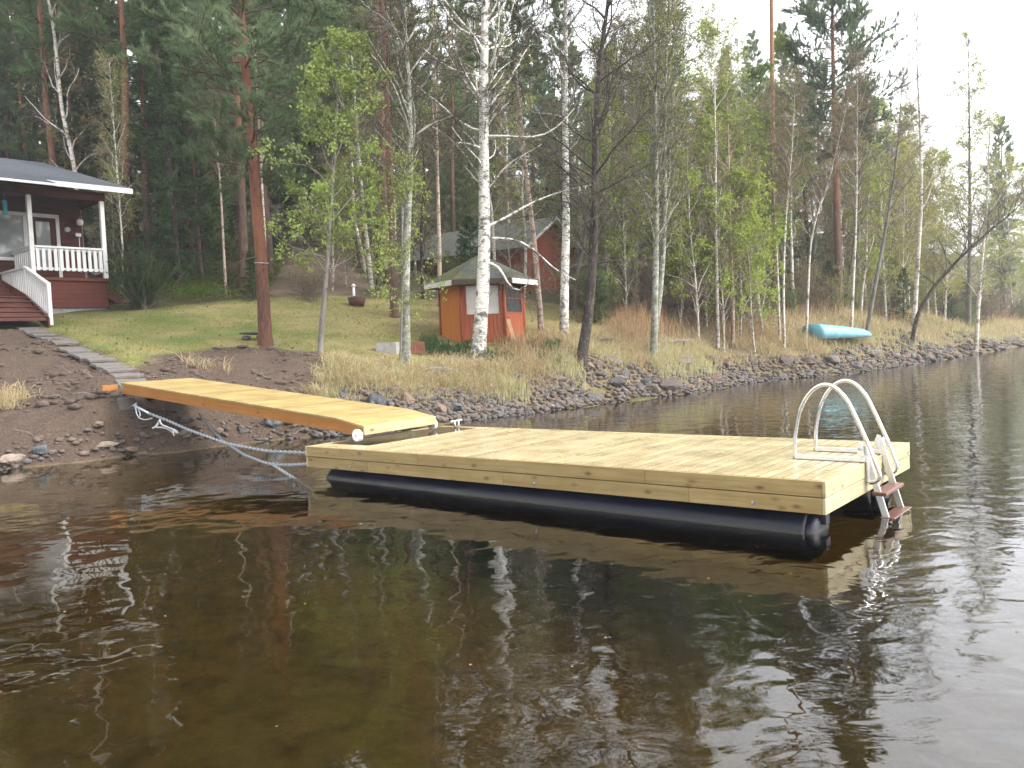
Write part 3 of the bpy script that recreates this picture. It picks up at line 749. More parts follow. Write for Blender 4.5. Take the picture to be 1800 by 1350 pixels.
M['bark_orange'] = m_bark('orange_pine_bark', (.05, .035, .028), (.15, .1, .075), (.3, .15, .08), 2.0, 4.5)
def m_spotbark(name, lo, hi, spot):
    t = NT(name); n = t.noise(t.obj((1, 1, .25)), 9, 6, .7); c = t.ramp(n, [(.3, lo), (.68, hi)])
    c = t.mix(t.ramp(t.noise(t.obj((1, 1, .6)), 14, 4, .75), [(.58, 0.), (.64, .8)]), c, spot)
    return t.pbr(c, .9, 0, t.bump(n, .9, .04), .15)
M['bark_dark'] = m_spotbark('dark_alder_bark', (.017, .014, .012), (.07, .056, .046), (.2, .2, .18))
M['bark_grey'] = m_bark('grey_green_bark', (.07, .065, .055), (.2, .19, .165))
M['bark_branch'] = m_bark('pine_branch_bark', (.05, .036, .028), (.14, .095, .07))
M['twig_dark'] = m_plain('dark_twigs', (.06, .047, .04), .8, 0, .3)
M['twig'] = m_plain('brown_twigs', (.12, .095, .075), .8, 0, .3)
M['twig_red'] = m_plain('reddish_twigs', (.15, .105, .085), .8, 0, .3)
M['birch'] = m_birch('birch_bark')
M['birch_far'] = m_birch('pale_birch_bark', (.6, .56, .5), (.07, .06, .05), 0., 1.0)
M['birch_lichen'] = m_birch('lichen_birch_bark', (.42, .41, .37), (.06, .055, .05), .9, 2.5)
M['birch_pink'] = m_birch('pinkish_birch_bark', (.48, .38, .31), (.1, .07, .055), 0., 1.0)
STONE_COL = [(.095, .085, .08), (.125, .092, .075), (.07, .068, .07), (.16, .12, .095), (.085, .066, .057), (.145, .13, .12), (.135, .085, .066)]
M['stone'] = []
def m_stone(name, cc):
    t = NT(name); v = t.obj(); n = t.noise(v, 5, 6, .7)
    c = t.ramp(n, [(.3, tuple(x * .6 for x in cc)), (.7, tuple(x * 1.25 for x in cc))])
    c = t.mix(t.ramp(t.noise(v, 2.1, 5, .7), [(.5, 0.), (.65, .6)]), c, (.1, .1, .085))
    z = t.sep(t.geo('Position'))[2]; wm = t.n('ShaderNodeMapRange'); t.l(t.math('ADD', z, t.math('MULTIPLY', n, .06)), wm.inputs[0]); wm.inputs[1].default_value = .06; wm.inputs[2].default_value = .12; wm.inputs[3].default_value = 1; wm.inputs[4].default_value = 0
    c = t.mix(wm.outputs[0], c, tuple(x * .42 for x in cc))            # damp band at the waterline
    return t.pbr(c, t.mix(wm.outputs[0], (.85,) * 3, (.35,) * 3), 0, t.bump(n, .7, .05), .35)
for k, cc in enumerate(STONE_COL): M['stone'].append(m_stone('shore_stone', cc))
M['stone_dark'] = m_plain('dark_boulder', (.035, .037, .042), .5, 0, .3, 4, .4, .4, (.1, .11, .11))
M['stone_pale'] = m_stone('pale_stone', (.25, .2, .155))
M['stone_tan'] = m_stone('tan_stone', (.2, .14, .1))
M['stone_blue'] = m_stone('blue_grey_stone', (.1, .112, .125))

# ------------------------------------------------------------------ floating dock  (local x = across, y = along towards the shore, z up)
YAW, DL, DW, DH, TILT = 2.4535, 7.1182, 2.6840, .5170, .0451
e1 = Vector((math.cos(YAW), math.sin(YAW), -TILT / DL)).normalized(); e2 = Vector((e1.y, -e1.x, 0)).normalized(); e3 = e2.cross(e1)
DM = Matrix(((e2.x, e1.x, e3.x, 2.6102), (e2.y, e1.y, e3.y, 6.9563), (e2.z, e1.z, e3.z, DH), (0, 0, 0, 1)))
dock = tag(empty('floating_dock', M=DM), 'new yellow timber floating dock with two dark pontoons, low on the water', 'dock')
bt = .028; PL0, PL1 = DL - .89, DL - .03       # dark landing plate
d = MB(); y = .004; k = 0
while y < PL0 - .05:
    y1 = min(y + .118, PL0); dz = random.Random(k).uniform(-.0002, .0006)
    d.bbox((.002, y + .002, -bt + dz), (DW - .002, y1 - .011, dz), .0015); y = y1; k += 1
jt = MB(); y = .004  # dark strips added in the board gaps, giving the seams their shade
while y < PL0 - .05:
    y1 = min(y + .118, PL0); jt.box((.01, y1 - .0105, -.027), (DW - .01, y1 + .0015, -.0009)); y = y1
jt.build('dark_gap_strips', M['frame_wood'], dock)
# boards framing the dark plate
d.bbox((.002, PL0, -bt), (.33, PL0 + .118, 0), .003)
yy = PL0 + .125
while yy < DL - .03:
    d.bbox((.002, yy, -bt), (.31, min(yy + .111, DL - .004), 0), .003); yy += .118
d.bbox((DW - .12, PL0 + .007, -bt), (DW - .002, DL - .004, 0), .003)
d.build('decking', M['deck'], dock)
MB().bbox((.335, PL0 + .004, -.035), (DW - .125, PL1, -.008), .004).build('landing_plate', M['dark_plate'], dock)
T0, TM, TB = -.003, -.145, -.29
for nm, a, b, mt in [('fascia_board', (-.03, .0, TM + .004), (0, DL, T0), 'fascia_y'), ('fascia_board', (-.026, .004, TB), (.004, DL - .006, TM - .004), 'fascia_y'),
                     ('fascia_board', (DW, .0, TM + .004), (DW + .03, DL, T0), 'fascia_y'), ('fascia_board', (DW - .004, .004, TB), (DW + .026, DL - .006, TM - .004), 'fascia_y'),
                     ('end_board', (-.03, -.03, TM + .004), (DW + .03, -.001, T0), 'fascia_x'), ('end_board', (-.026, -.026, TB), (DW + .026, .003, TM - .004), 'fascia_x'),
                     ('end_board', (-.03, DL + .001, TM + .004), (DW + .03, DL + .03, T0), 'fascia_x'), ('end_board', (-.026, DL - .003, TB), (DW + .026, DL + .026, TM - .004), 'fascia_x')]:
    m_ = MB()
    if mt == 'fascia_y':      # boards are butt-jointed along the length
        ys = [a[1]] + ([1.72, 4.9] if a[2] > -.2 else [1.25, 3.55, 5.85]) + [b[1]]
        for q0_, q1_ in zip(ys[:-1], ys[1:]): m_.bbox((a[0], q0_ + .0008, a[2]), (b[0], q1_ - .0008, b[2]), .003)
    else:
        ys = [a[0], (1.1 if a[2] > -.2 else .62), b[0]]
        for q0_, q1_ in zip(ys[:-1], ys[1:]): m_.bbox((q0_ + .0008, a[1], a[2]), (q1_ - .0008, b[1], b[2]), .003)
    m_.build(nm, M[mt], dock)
fr_ = MB()
for x in (.05, .65, 1.3, 1.95, DW - .1): fr_.box((x, .02, -.26), (x + .05, DL - .02, -.03))
for y in (.6, 2.4, 4.3, 6.4): fr_.box((.01, y, -.285), (DW - .01, y + .1, -.2))
fr_.build('frame', M['frame_wood'], dock)
for xc in (.36, DW - .36):
    po = MB(); th = np.linspace(0, 2 * np.pi, 29)[:-1]; rr = .265
    zc = -.29 - .262
    po.tube([(xc, .22, zc), (xc, .26, zc), (xc, DL - .26, zc + .0), (xc, DL - .2, zc)], [rr - .03, rr, rr, rr - .03], 32)
    for y in (.55, 1.15): pass
    pt = po.build('pontoon', M['pontoon'], dock)
    for y0_, s in ((.22, -1), (DL - .2, 1)):
        ec = MB()
        ec.tube([(xc, y0_, zc), (xc, y0_ + s * .05, zc), (xc, y0_ + s * .09, zc)], [rr - .035, rr - .05, rr * .55], 28)
        ec.box((xc - .05, min(y0_ + s * .06, y0_ + s * .13), zc + .1), (xc + .05, max(y0_ + s * .06, y0_ + s * .13), zc + .2))
        ec.build('end_cap', M['pontoon'], pt)
def cleat(vx, uy, rz):
    c_ = MB(); c, s = math.cos(rz), math.sin(rz)
    L_ = lambda a, b, z: (vx + c * a - s * b, uy + s * a + c * b, z)
    c_.tube([L_(-.16, 0, .096), L_(-.12, 0, .1), L_(.12, 0, .1), L_(.16, 0, .096)], [.008, .014, .014, .008], 10)
    for a in (-.045, .045): c_.tube([L_(a * 1.1, 0, .1), L_(a, 0, .05), L_(a, 0, .004)], [.012, .012, .022], 10)
    c_.build('cleat', M['alu'], dock)
cleat(DW - .09, DL - .42, 0.1); cleat(2.15, .1, .1)
# galvanised bolt heads
for (x, y, z) in [(-.031, .62, -.235), (-.031, 6.2, -.235), (-.031, 3.1, -.235)]:
    MB().tube([(x + .004, y, z), (x - .006, y, z)], [.017, .012], 12).build('bolt', M['galv'], dock)

# ------------------------------------------------------------------ bathing ladder on the dock's outer end
lad = tag(empty('bathing_ladder', M=DM @ Matrix.Translation((1.41, 0, 0))), 'bright steel bathing ladder with two arched handrails and brown steps on the dock end', 'ladder')
PATH = np.array([(.655, .004), (.65, .12), (.645, .24), (.598, .47), (.53, .61), (.45, .705), (.37, .748), (.29, .748), (.21, .70), (.12, .585), (.025, .37), (-.073, .13), (-.135, -.05), (-.158, -.11), (-.15, -.155), (-.115, -.185), (-.075, -.19), (-.036, -.19)])
for x in (-.3, .3):
    P = np.c_[np.full(len(PATH), x), PATH]; P = dense(P, 70)
    MB().tube(P, .02, 14).build('handrail', M['steel'], lad)
    b_ = MB(); b_.bbox((x - .019, -.034, .004), (x + .019, .66, .05), .004)      # foot bar along the deck, hooked over the edge
    b_.bbox((x - .019, -.062, -.21), (x + .019, -.036, .046), .004)
    b_.build('mount_bar', M['alu'], lad)
    pl = MB(); pl.add([(x - .004 + q, a, b) for q in (0, .008) for a, b in ((-.02, .06), (-.005, .19), (.03, .2), (.06, .12), (.03, .055))], [np.array([(0, 1, 2, 3, 4), (9, 8, 7, 6, 5)]), np.array([(k, (k + 1) % 5 + 5 * 0, (k + 1) % 5 + 5, k + 5) for k in range(5)])])
    hb = pl.build('hinge_plate', M['alu'], lad)
    MB().tube([(x - .03, .02, .13), (x + .03, .02, .13)], .014, 12).build('pivot_bolt', M['galv'], hb)
    xs = x * .86
    st = MB(); top, bot = np.array([-.0, .15]), np.array([-.245, -.72]); dd = (bot - top) / np.linalg.norm(bot - top); nn = np.array([-dd[1], dd[0]]) * .028
    V = [(xs + sx * .014, *(q + s_ * nn)) for sx in (-1, 1) for q, s_ in ((top, 1), (top, -1), (bot, -1), (bot, 1))]
    st.add(V, np.array([(0, 1, 2, 3), (7, 6, 5, 4), (0, 4, 5, 1), (1, 5, 6, 2), (2, 6, 7, 3), (3, 7, 4, 0)]))
    st.build('stringer', M['alu'], lad)
for zc, yc in ((-.295, -.135), (-.53, -.205)):
    MB().bbox((-.31, yc - .075, zc - .017), (.31, yc + .06, zc + .017), .005).build('step', M['step_brown'], lad)

# ------------------------------------------------------------------ gangway from the bank to the dock
Gn0 = Vector((-2.103, 11.618, .700)); Gn1 = Vector((-1.216, 12.77, .700)); Gf = Vector((-7.48, 15.75, 1.285))
gxv = (Gn1 - Gn0); GW = gxv.length; gxv.normalize(); gyv = (Gf - Gn0); gyv = (gyv - gxv * gyv.dot(gxv)); GL = gyv.length; gyv.normalize(); gzv = gxv.cross(gyv)
GM = Matrix(((gxv.x, gyv.x, gzv.x, Gn0.x), (gxv.y, gyv.y, gzv.y, Gn0.y), (gxv.z, gyv.z, gzv.z, Gn0.z), (0, 0, 0, 1)))
gang = tag(empty('gangway', M=GM), 'long orange-sided timber gangway sloping from the muddy bank onto the dock', 'gangway')
KY, KD = .62, .05       # the last stretch dips towards the dock
def gtop(y): return 0.0 if y >= KY else (y - KY) / KY * -0.0
d = MB(); y = .03; k = 0
RAISE = .055
def gh(y): return RAISE if y > KY else RAISE * y / KY
while y < GL - .02:
    y1 = min(y + .118, GL); a, b = gh(y), gh(y1 - .006)
    V = [(x, q, z) for x in (-.012, GW + .012) for q, z in ((y, a - .026), (y, a), (y1 - .006, b), (y1 - .006, b - .026))]
    d.add(V, np.array([(0, 1, 2, 3), (7, 6, 5, 4), (0, 4, 5, 1), (1, 5, 6, 2), (2, 6, 7, 3), (3, 7, 4, 0)])); y = y1; k += 1
d.build('decking', M['gang_deck'], gang)
for x in (0, GW - .045):
    s_ = MB(); prof = [(.035, -.15), (.035, -.028), (KY, RAISE - .028), (GL - .01, RAISE - .028), (GL - .01, RAISE - .2), (KY, RAISE - .2)]
    n_ = len(prof); V = [(x + q, a, b) for q in (0, .045) for a, b in prof]
    s_.add(V, [np.array([list(range(n_))[::-1], list(range(n_, 2 * n_))]), np.array([(k, (k + 1) % n_, (k + 1) % n_ + n_, k + n_) for k in range(n_)])])
    s_.build('side_board', M['gang_side'], gang)
MB().bbox((-.014, 0, -.13), (GW + .014, .03, 0.0), .004).build('end_board', M['fascia_x'], gang)
MB().bbox((0.05, GL - .05, RAISE - .19), (GW - .05, GL - .015, RAISE - .03), .004).build('end_board', M['gang_side'], gang)
cr_ = MB()
for y in (1.2, 2.6, 4.0, 5.4): cr_.box((.046, y, RAISE - .17), (GW - .046, y + .045, RAISE - .03))
cr_.build('crossbeam', M['frame_wood'], gang)
WR = .088
for x, s in ((-.05, -1), (GW + .05, 1)):
    wz = -.7 + .474 + WR - .0
    w_ = MB(); w_.tube([(x - .028, .1, wz - .07 + .07), (x - .024, .1, wz), (x + .024, .1, wz), (x + .028, .1, wz)], [WR - .012, WR, WR, WR - .012], 28)
    ww = w_.build('wheel', M['white_plastic'], gang)
    MB().tube([(x - .04 * (1 if s < 0 else -1), .1, wz), (x - s * .05, .1, wz)], .012, 10).build('axle', M['galv'], ww)
    MB().tube([(x + s * .02, .1, wz), (x + s * .034, .1, wz)], [.016, .011], 10).build('hub_bolt', M['galv'], ww)
for x in (.0, GW):
    MB().bbox((x - .006, GL - .09, RAISE - .17), (x + .006, GL + .05, RAISE - .05), .002).build('hinge_bracket', M['galv'], gang)
tag(MB().bbox((-.13, -.05, -.09), (.15, .05, .02), .006).build('timber_block', M['gang_side'], None, M=Matrix.Translation(GM @ Vector((-.12, GL + .22, RAISE - .08))) @ Matrix.Rotation(R(38), 4, 'Z')), 'short orange timber offcut lying at the shore end of the gangway', 'timber')
for x in (.12, GW - .12):
    p = GM @ Vector((x, GL + .1, 0)); zb = gs(p.x, p.y)[0]
    c_ = MB().bbox((-.15, -.12, -.3), (.15, .12, -.06), .01).build('concrete_block', M['slab'], None, M=Matrix.Translation((p.x, p.y, max(zb + .08, p.z - .2))) @ Matrix.Rotation(R(35), 4, 'Z'))
    tag(c_, 'grey concrete block under the %s corner of the gangway shore end' % ('near' if x < .5 else 'far'), 'concrete block')

# ------------------------------------------------------------------ mooring chains
def chain(P, name, label, size=.075, wire=.0066, M_='galv'):
    P = resample(dense(np.array(P), 60), size * .72); m_ = MB()
    a = np.linspace(0, 2 * np.pi, 13)[:-1]
    for i in range(len(P) - 1):
        T = Vector(P[min(i + 1, len(P) - 1)] - P[i]).normalized(); u = T.cross(Vector((0, 0, 1)) if abs(T.z) < .9 else Vector((1, 0, 0))).normalized(); v_ = T.cross(u)
        if i % 2: u, v_ = v_, -u
        u, T_, c_ = np.array(u), np.array(T), (P[i] + P[min(i + 1, len(P) - 1)]) / 2
        ring = c_ + np.outer(np.cos(a) * size * .5, T_) + np.outer(np.sin(a) * size * .29, u)
        ring = np.concatenate([ring, ring[:1]]); V, F = tubes(ring[None], np.full((1, 13), wire), 6); m_.add(V, F, True)
    return tag(m_.build(name, M[M_], None), label, 'chain', 'galvanised mooring chains by the gangway')
def sag(a, b, s, n=9):
    a, b = np.array(a), np.array(b); t = np.linspace(0, 1, n)[:, None]; P = a * (1 - t) + b * t; P[:, 2] -= (4 * t * (1 - t))[:, 0] * s; return P
dkA = np.array(DM @ Vector((.35, DL + .06, -.16))); dkB = np.array(DM @ Vector((.02, DL + .05, -.26)))
sA = atd(235, 712, 15.15); sB = atd(350, 727, 15.9)
chain([sA, atd(262, 727, 14.9), atd(292, 738, 14.6), atd(330, 755, 14.1), atd(400, 780, 13.2), atd(470, 793, 12.5), dkA], 'mooring_chain', 'galvanised chain slung from the knotted grey rope to the dock corner')
chain([sB, atd(365, 748, 15.2), atd(392, 775, 14.3), atd(430, 800, 13.2), atd(470, 815, 12.5), atd(510, 818, 12.1), dkB], 'mooring_chain', 'galvanised chain rising from the dock corner to under the gangway middle')
chain([atd(478, 816, 12.42), atd(505, 833, 11.9), atd(530, 849, 11.5), atd(549, 862, 11.2), atd(556, 880, 11.0)], 'mooring_chain', 'loose galvanised chain end hanging down into the water')
# rope tail, shackle and ground anchor
rp = MB()
for k, P in enumerate([[(282, 737, 14.55), (278, 748, 14.5), (271, 752, 14.5), (285, 751, 14.45), (298, 755, 14.4), (308, 764, 14.35)], [(280, 738, 14.5), (284, 747, 14.45), (292, 750, 14.4), (304, 755, 14.35), (312, 762, 14.3)], [(279, 741, 14.52), (274, 750, 14.5), (268, 753, 14.5)], [(304, 757, 14.33), (306, 766, 14.3)], [(300, 753, 14.36), (310, 757, 14.33), (314, 762, 14.33)]]):
    rp.tube(dense(np.array([atd(*q) for q in P]), 16), .016, 7)
tag(rp.build('mooring_rope', M['rope']), 'frayed grey rope knotted round the shore chain, ends hanging loose', 'rope')
sh = MB(); sh.tube([atd(238, 714, 15.1), atd(262, 727, 14.9)], .026, 10)
sh.tube(dense(np.array([atd(238, 712, 15.1), atd(240, 728, 15.0), atd(245, 736, 14.95), atd(248, 728, 14.97), atd(241, 716, 15.08)]), 14), .011, 7)
sh.tube([atd(228, 717, 15.3), atd(240, 709, 15.15), atd(236, 718, 15.1)], .014, 7)
sh.tube(dense(np.array([atd(243, 734, 14.95), atd(255, 739, 14.9), atd(268, 735, 14.85)]), 8), .012, 7)
tag(sh.build('ground_anchor', M['galv']), 'galvanised anchor rod and shackle fixed in the mud by the gangway', 'anchor')
# ------------------------------------------------------------------ cottage with porch  (local x along the front, y inwards, z above the porch floor)
HP = R(48); HO = atd(187, 488, 27)
HM = Matrix.Translation(Vector(HO)) @ Matrix.Rotation(HP, 4, 'Z')
cot = tag(empty('cottage', M=HM), 'dark red cottage with white-posted porch and grey shingle roof above the muddy bank', 'cottage')
MB().box((-9, 1.7, -.1), (0, 9.4, 2.9)).build('wall', M['cottage_red'], cot)
b_ = MB(); b_.box((-2.3, .03, -.98), (.03, 9.3, -.14)); b_.box((-9, 1.62, -.98), (-2.3, 9.3, -.14)); b_.build('base_boards', M['base_red'], cot)
MB().box((-9, .1, -1.6), (-.02, 9.2, -.98)).build('foundation', M['concrete'], cot)
b_ = MB(); b_.bbox((-2.34, -.03, -.14), (.09, 1.7, -.03), .01); b_.bbox((-9, 1.4, -.139), (-2.34, 1.7, -.031), .01); b_.build('porch_floor', M['base_red'], cot)
for x, y in ((0, .03), (-2.15, .03), (-4.9, .03)):
    MB().bbox((x - .065, y - .065, -.03), (x + .065, y + .065, 2.46), .01).build('porch_post', M['white_paint'], cot)
b_ = MB(); b_.box((-9, -.05, 2.46), (.1, .1, 2.74)); b_.box((-.05, .1, 2.46), (.1, 9, 2.74)); b_.build('beam', M['cottage_red'], cot)
MB().box((-9, .1, 2.66), (-.05, 1.7, 2.7)).build('porch_ceiling', M['ceiling_dark'], cot)
def railing(x0, y0, x1, y1, z0, z1, step=.165, w=.095, parent=None, drop=None, name='railing', zb0=None, zb1=None):
    """white picket railing from (x0,y0) to (x1,y1); top runs z0 -> z1"""
    m_ = MB(); D = Vector((x1 - x0, y1 - y0, 0)); L_ = D.length; D.normalize(); N_ = Vector((-D.y, D.x, 0))
    zb0 = z0 - .78 if zb0 is None else zb0; zb1 = z1 - .78 if zb1 is None else zb1
    def bar(s0, s1, za0, za1, h_, t_, n0):
        V = [tuple(Vector((x0, y0, 0)) + D * s + N_ * q + Vector((0, 0, z))) for q in (n0 - t_ / 2, n0 + t_ / 2) for s, z in ((s0, za0 - h_), (s0, za0), (s1, za1), (s1, za1 - h_))]
        return V, np.array([(0, 1, 2, 3), (7, 6, 5, 4), (0, 4, 5, 1), (1, 5, 6, 2), (2, 6, 7, 3), (3, 7, 4, 0)])
    m_.add(*bar(0, L_, z0, z1, .06, .11, 0)); m_.add(*bar(0, L_, zb0 + .12, zb1 + .12, .07, .045, .03)); m_.add(*bar(0, L_, z0 - .07, z1 - .07, .06, .045, .03))
    r_ = m_.build(name, M['white_paint'], parent); n_ = max(1, int(L_ / step))
    for k in range(n_):
        s = (k + .5) * L_ / n_; f = s / L_; zt = z0 + (z1 - z0) * f; zb = zb0 + (zb1 - zb0) * f
        V, F = bar(s - w / 2, s + w / 2, zt - .065, zt - .065, zt - zb - .085, .025, -.012); MB().add(V, F).build('baluster', M['white_paint'], r_)
    return r_
railing(-2.09, .0, -.06, .0, .93, .93, parent=cot)
railing(-2.15, .1, -2.15, 1.68, .93, .93, parent=cot)
railing(.0, .1, .0, 1.0, .93, .93, parent=cot)
# door and window in one white surround
t_ = MB(); X0, X1 = -3.9, -.72
t_.bbox((X0, 1.66, 2.06), (X1, 1.699, 2.18), .005); t_.bbox((X1 - .11, 1.66, -.03), (X1, 1.699, 2.055), .005); t_.bbox((X0, 1.66, -.03), (X0 + .11, 1.699, 2.055), .005); t_.bbox((-1.75, 1.662, -.03), (-1.64, 1.699, 2.055), .005); t_.bbox((X0 + .11, 1.664, .62), (-1.75, 1.699, .72), .005)
t_.build('window_surround', M['white_paint'], cot)
wp = MB().box((X0 + .11, 1.672, .72), (-1.75, 1.69, 2.055)).build('window', M['glass_grey'], cot)
for x in (X0 + .11, -2.82, -1.81): MB().bbox((x, 1.655, .722), (x + .06, 1.671, 2.052), .004).build('frame', M['white_paint'], wp)
dr = MB(); dr.bbox((-1.64, 1.655, -.02), (-.83, 1.695, 2.055), .006); dr = dr.build('door', M['cottage_red'], cot)
MB().box((-1.45, 1.64, .35), (-1.03, 1.654, 1.92)).build('glass', M['glass_grey'], dr)
MB().tube([(-.92, 1.655, .95), (-.92, 1.6, .95), (-1.02, 1.6, .95)], .012, 8).build('handle', M['galv'], dr)
MB().tube([(-.48, 1.7, 1.72), (-.48, 1.65, 1.72), (-.48, 1.63, 1.72)], [.09, .09, .05], 18).build('thermometer', M['grey_white'], cot)
MB().bbox((-.24, 1.62, 1.5), (-.06, 1.699, 1.62), .01).build('junction_box', M['white_paint'], cot)
MB().tube([(-.12, 1.68, 1.5), (-.12, 1.68, .3)], .012, 6).build('cable', M['white_paint'], cot)
la = MB(); la.tube([(-.14, 1.7, 2.08), (-.14, 1.5, 2.12), (-.14, 1.46, 2.02)], [.025, .02, .03], 10); la.build('lamp_bracket', M['galv'], cot)
la = MB(); la.tube([(-.14, 1.46, 2.06), (-.14, 1.46, 2.02), (-.14, 1.46, 1.88), (-.14, 1.46, 1.85)], [.04, .1, .1, .05], 14); la.build('lamp_globe', M['white_plastic'], cot)
# roof
def roof_slab(u0, u1, y0, z0, y1, z1, th=.1):
    V = [(u, y, z - q) for q in (0, th) for u in (u0, u1) for y, z in ((y0, z0), (y1, z1))]
    return np.array(V), np.array([(0, 1, 3, 2), (4, 6, 7, 5), (0, 2, 6, 4), (1, 5, 7, 3), (0, 4, 5, 1), (2, 3, 7, 6)])
rf = MB(); E0, RZ = 2.9, 5.02
rf.add(*roof_slab(-9.6, .8, -.45, E0, 7, RZ)); rf.add(*roof_slab(-9.6, .8, 7.004, RZ - .002, 15, 2.7))
sl = (RZ - E0) / 7.45
rf.add(*roof_slab(-9.6, -1.9, -1.55, E0 - 1.1 * sl + .012, -.45, E0 + .012)); rf = rf.build('roof', M['shingle'], cot)
MB().bbox((-2.4, -.475, E0 - .19), (.82, -.452, E0 - .022), .004).build('fascia', M['white_paint'], rf)
MB().bbox((-9.6, -1.575, E0 - 1.1 * sl - .08), (-1.9, -1.553, E0 - 1.1 * sl - .01), .004).build('fascia', M['white_paint'], rf)
MB().add(*roof_slab(.802, .83, -.47, E0 - .03, 7, RZ - .03, .16)).build('barge_board', M['white_paint'], rf)
MB().add(np.array([(-.0, 1.7, 2.9), (0, 14, 2.9), (0, 7, RZ - .12), (-.1, 1.7, 2.9), (-.1, 14, 2.9), (-.1, 7, RZ - .12)]), [np.array([(0, 1, 2), (5, 4, 3)])]).build('gable', M['cottage_red'], cot)
# stair: lower flight, landing, upper flight
sm = M['stair_red']
for k in range(5):
    y = -2.5 + k * .36; z = -1.5 + (k + 1) * .157
    s_ = MB(); s_.bbox((-5.2, y, z - .04), (-2.72, y + .4, z), .006); s_.bbox((-5.2, y + .03, z - .15), (-2.72, y + .055, z - .055), .004); s_.build('step', sm, cot)
MB().bbox((-5.2, -.72, -.76), (-2.72, .1, -.72), .006).build('landing', sm, cot)
for k in range(4):
    y = .1 + k * .33; z = -.72 + (k + 1) * .17
    s_ = MB(); s_.bbox((-5.2, y, z - .04), (-2.7, y + .36, z), .006); s_.bbox((-5.2, y + .02, z - .16), (-2.7, y + .045, z - .045), .004); s_.build('step', sm, cot)
for x in (-2.7, -5.24):
    V = [(x + q, y, z) for q in (0, .04) for y, z in ((-2.55, -1.75), (-2.55, -1.42), (-.75, -.62), (1.4, .0), (1.4, -.3), (-.7, -1.1))]
    MB().add(V, [np.array([(5, 4, 3, 2, 1, 0), (6, 7, 8, 9, 10, 11)]), np.array([(k, (k + 1) % 6, (k + 1) % 6 + 6, k + 6) for k in range(6)])]).build('stringer', sm, cot)
railing(-2.6, 1.4, -2.6, -.7, .2, .2, .14, .085, cot, name='stair_railing', zb0=-.62, zb1=-.8)
railing(-2.6, -.76, -2.6, -2.42, .18, -.42, .15, .085, cot, name='stair_railing', zb0=-.72, zb1=-1.36)
for y, zt, zb in ((-.73, .18, -.85), (-2.46, -.42, -1.62)): MB().bbox((-2.66, y - .05, zb), (-2.56, y + .05, zt), .008).build('stair_post', M['white_paint'], cot)
# side stair on the far end
for y in (.9, 1.9):
    V = [(x, y + q, z) for q in (0, .045) for x, z in ((.09, -.16), (.09, -.4), (1.25, -1.15), (1.25, -.9))]
    MB().add(V, np.array([(0, 1, 2, 3), (7, 6, 5, 4), (0, 4, 5, 1), (1, 5, 6, 2), (2, 6, 7, 3), (3, 7, 4, 0)])).build('stringer', sm, cot)
    MB().box((.55, y + .05, -1.5), (.64, y + .13, -.6)).build('stair_leg', sm, cot)
for k in range(4): MB().bbox((.12 + k * .28, .86, -.28 - k * .18), (.4 + k * .28, 1.98, -.245 - k * .18), .005).build('step', sm, cot)
# turquoise ornament under the porch roof
p = HM @ Vector((-2.75, .2, 1.95))
o_ = MB(); o_.tube([p + Vector((0, 0, .68)), p + Vector((0, 0, .3))], .006, 6); o_.tube([p + Vector((0, 0, .32)), p + Vector((0, 0, .28)), p + Vector((.01, 0, .05)), p + Vector((0, 0, -.12))], [.02, .07, .055, .08], 12)
tag(o_.build('hanging_ornament', M['turq_cloth']), 'turquoise cloth ornament hanging from the cottage porch roof', 'ornament')

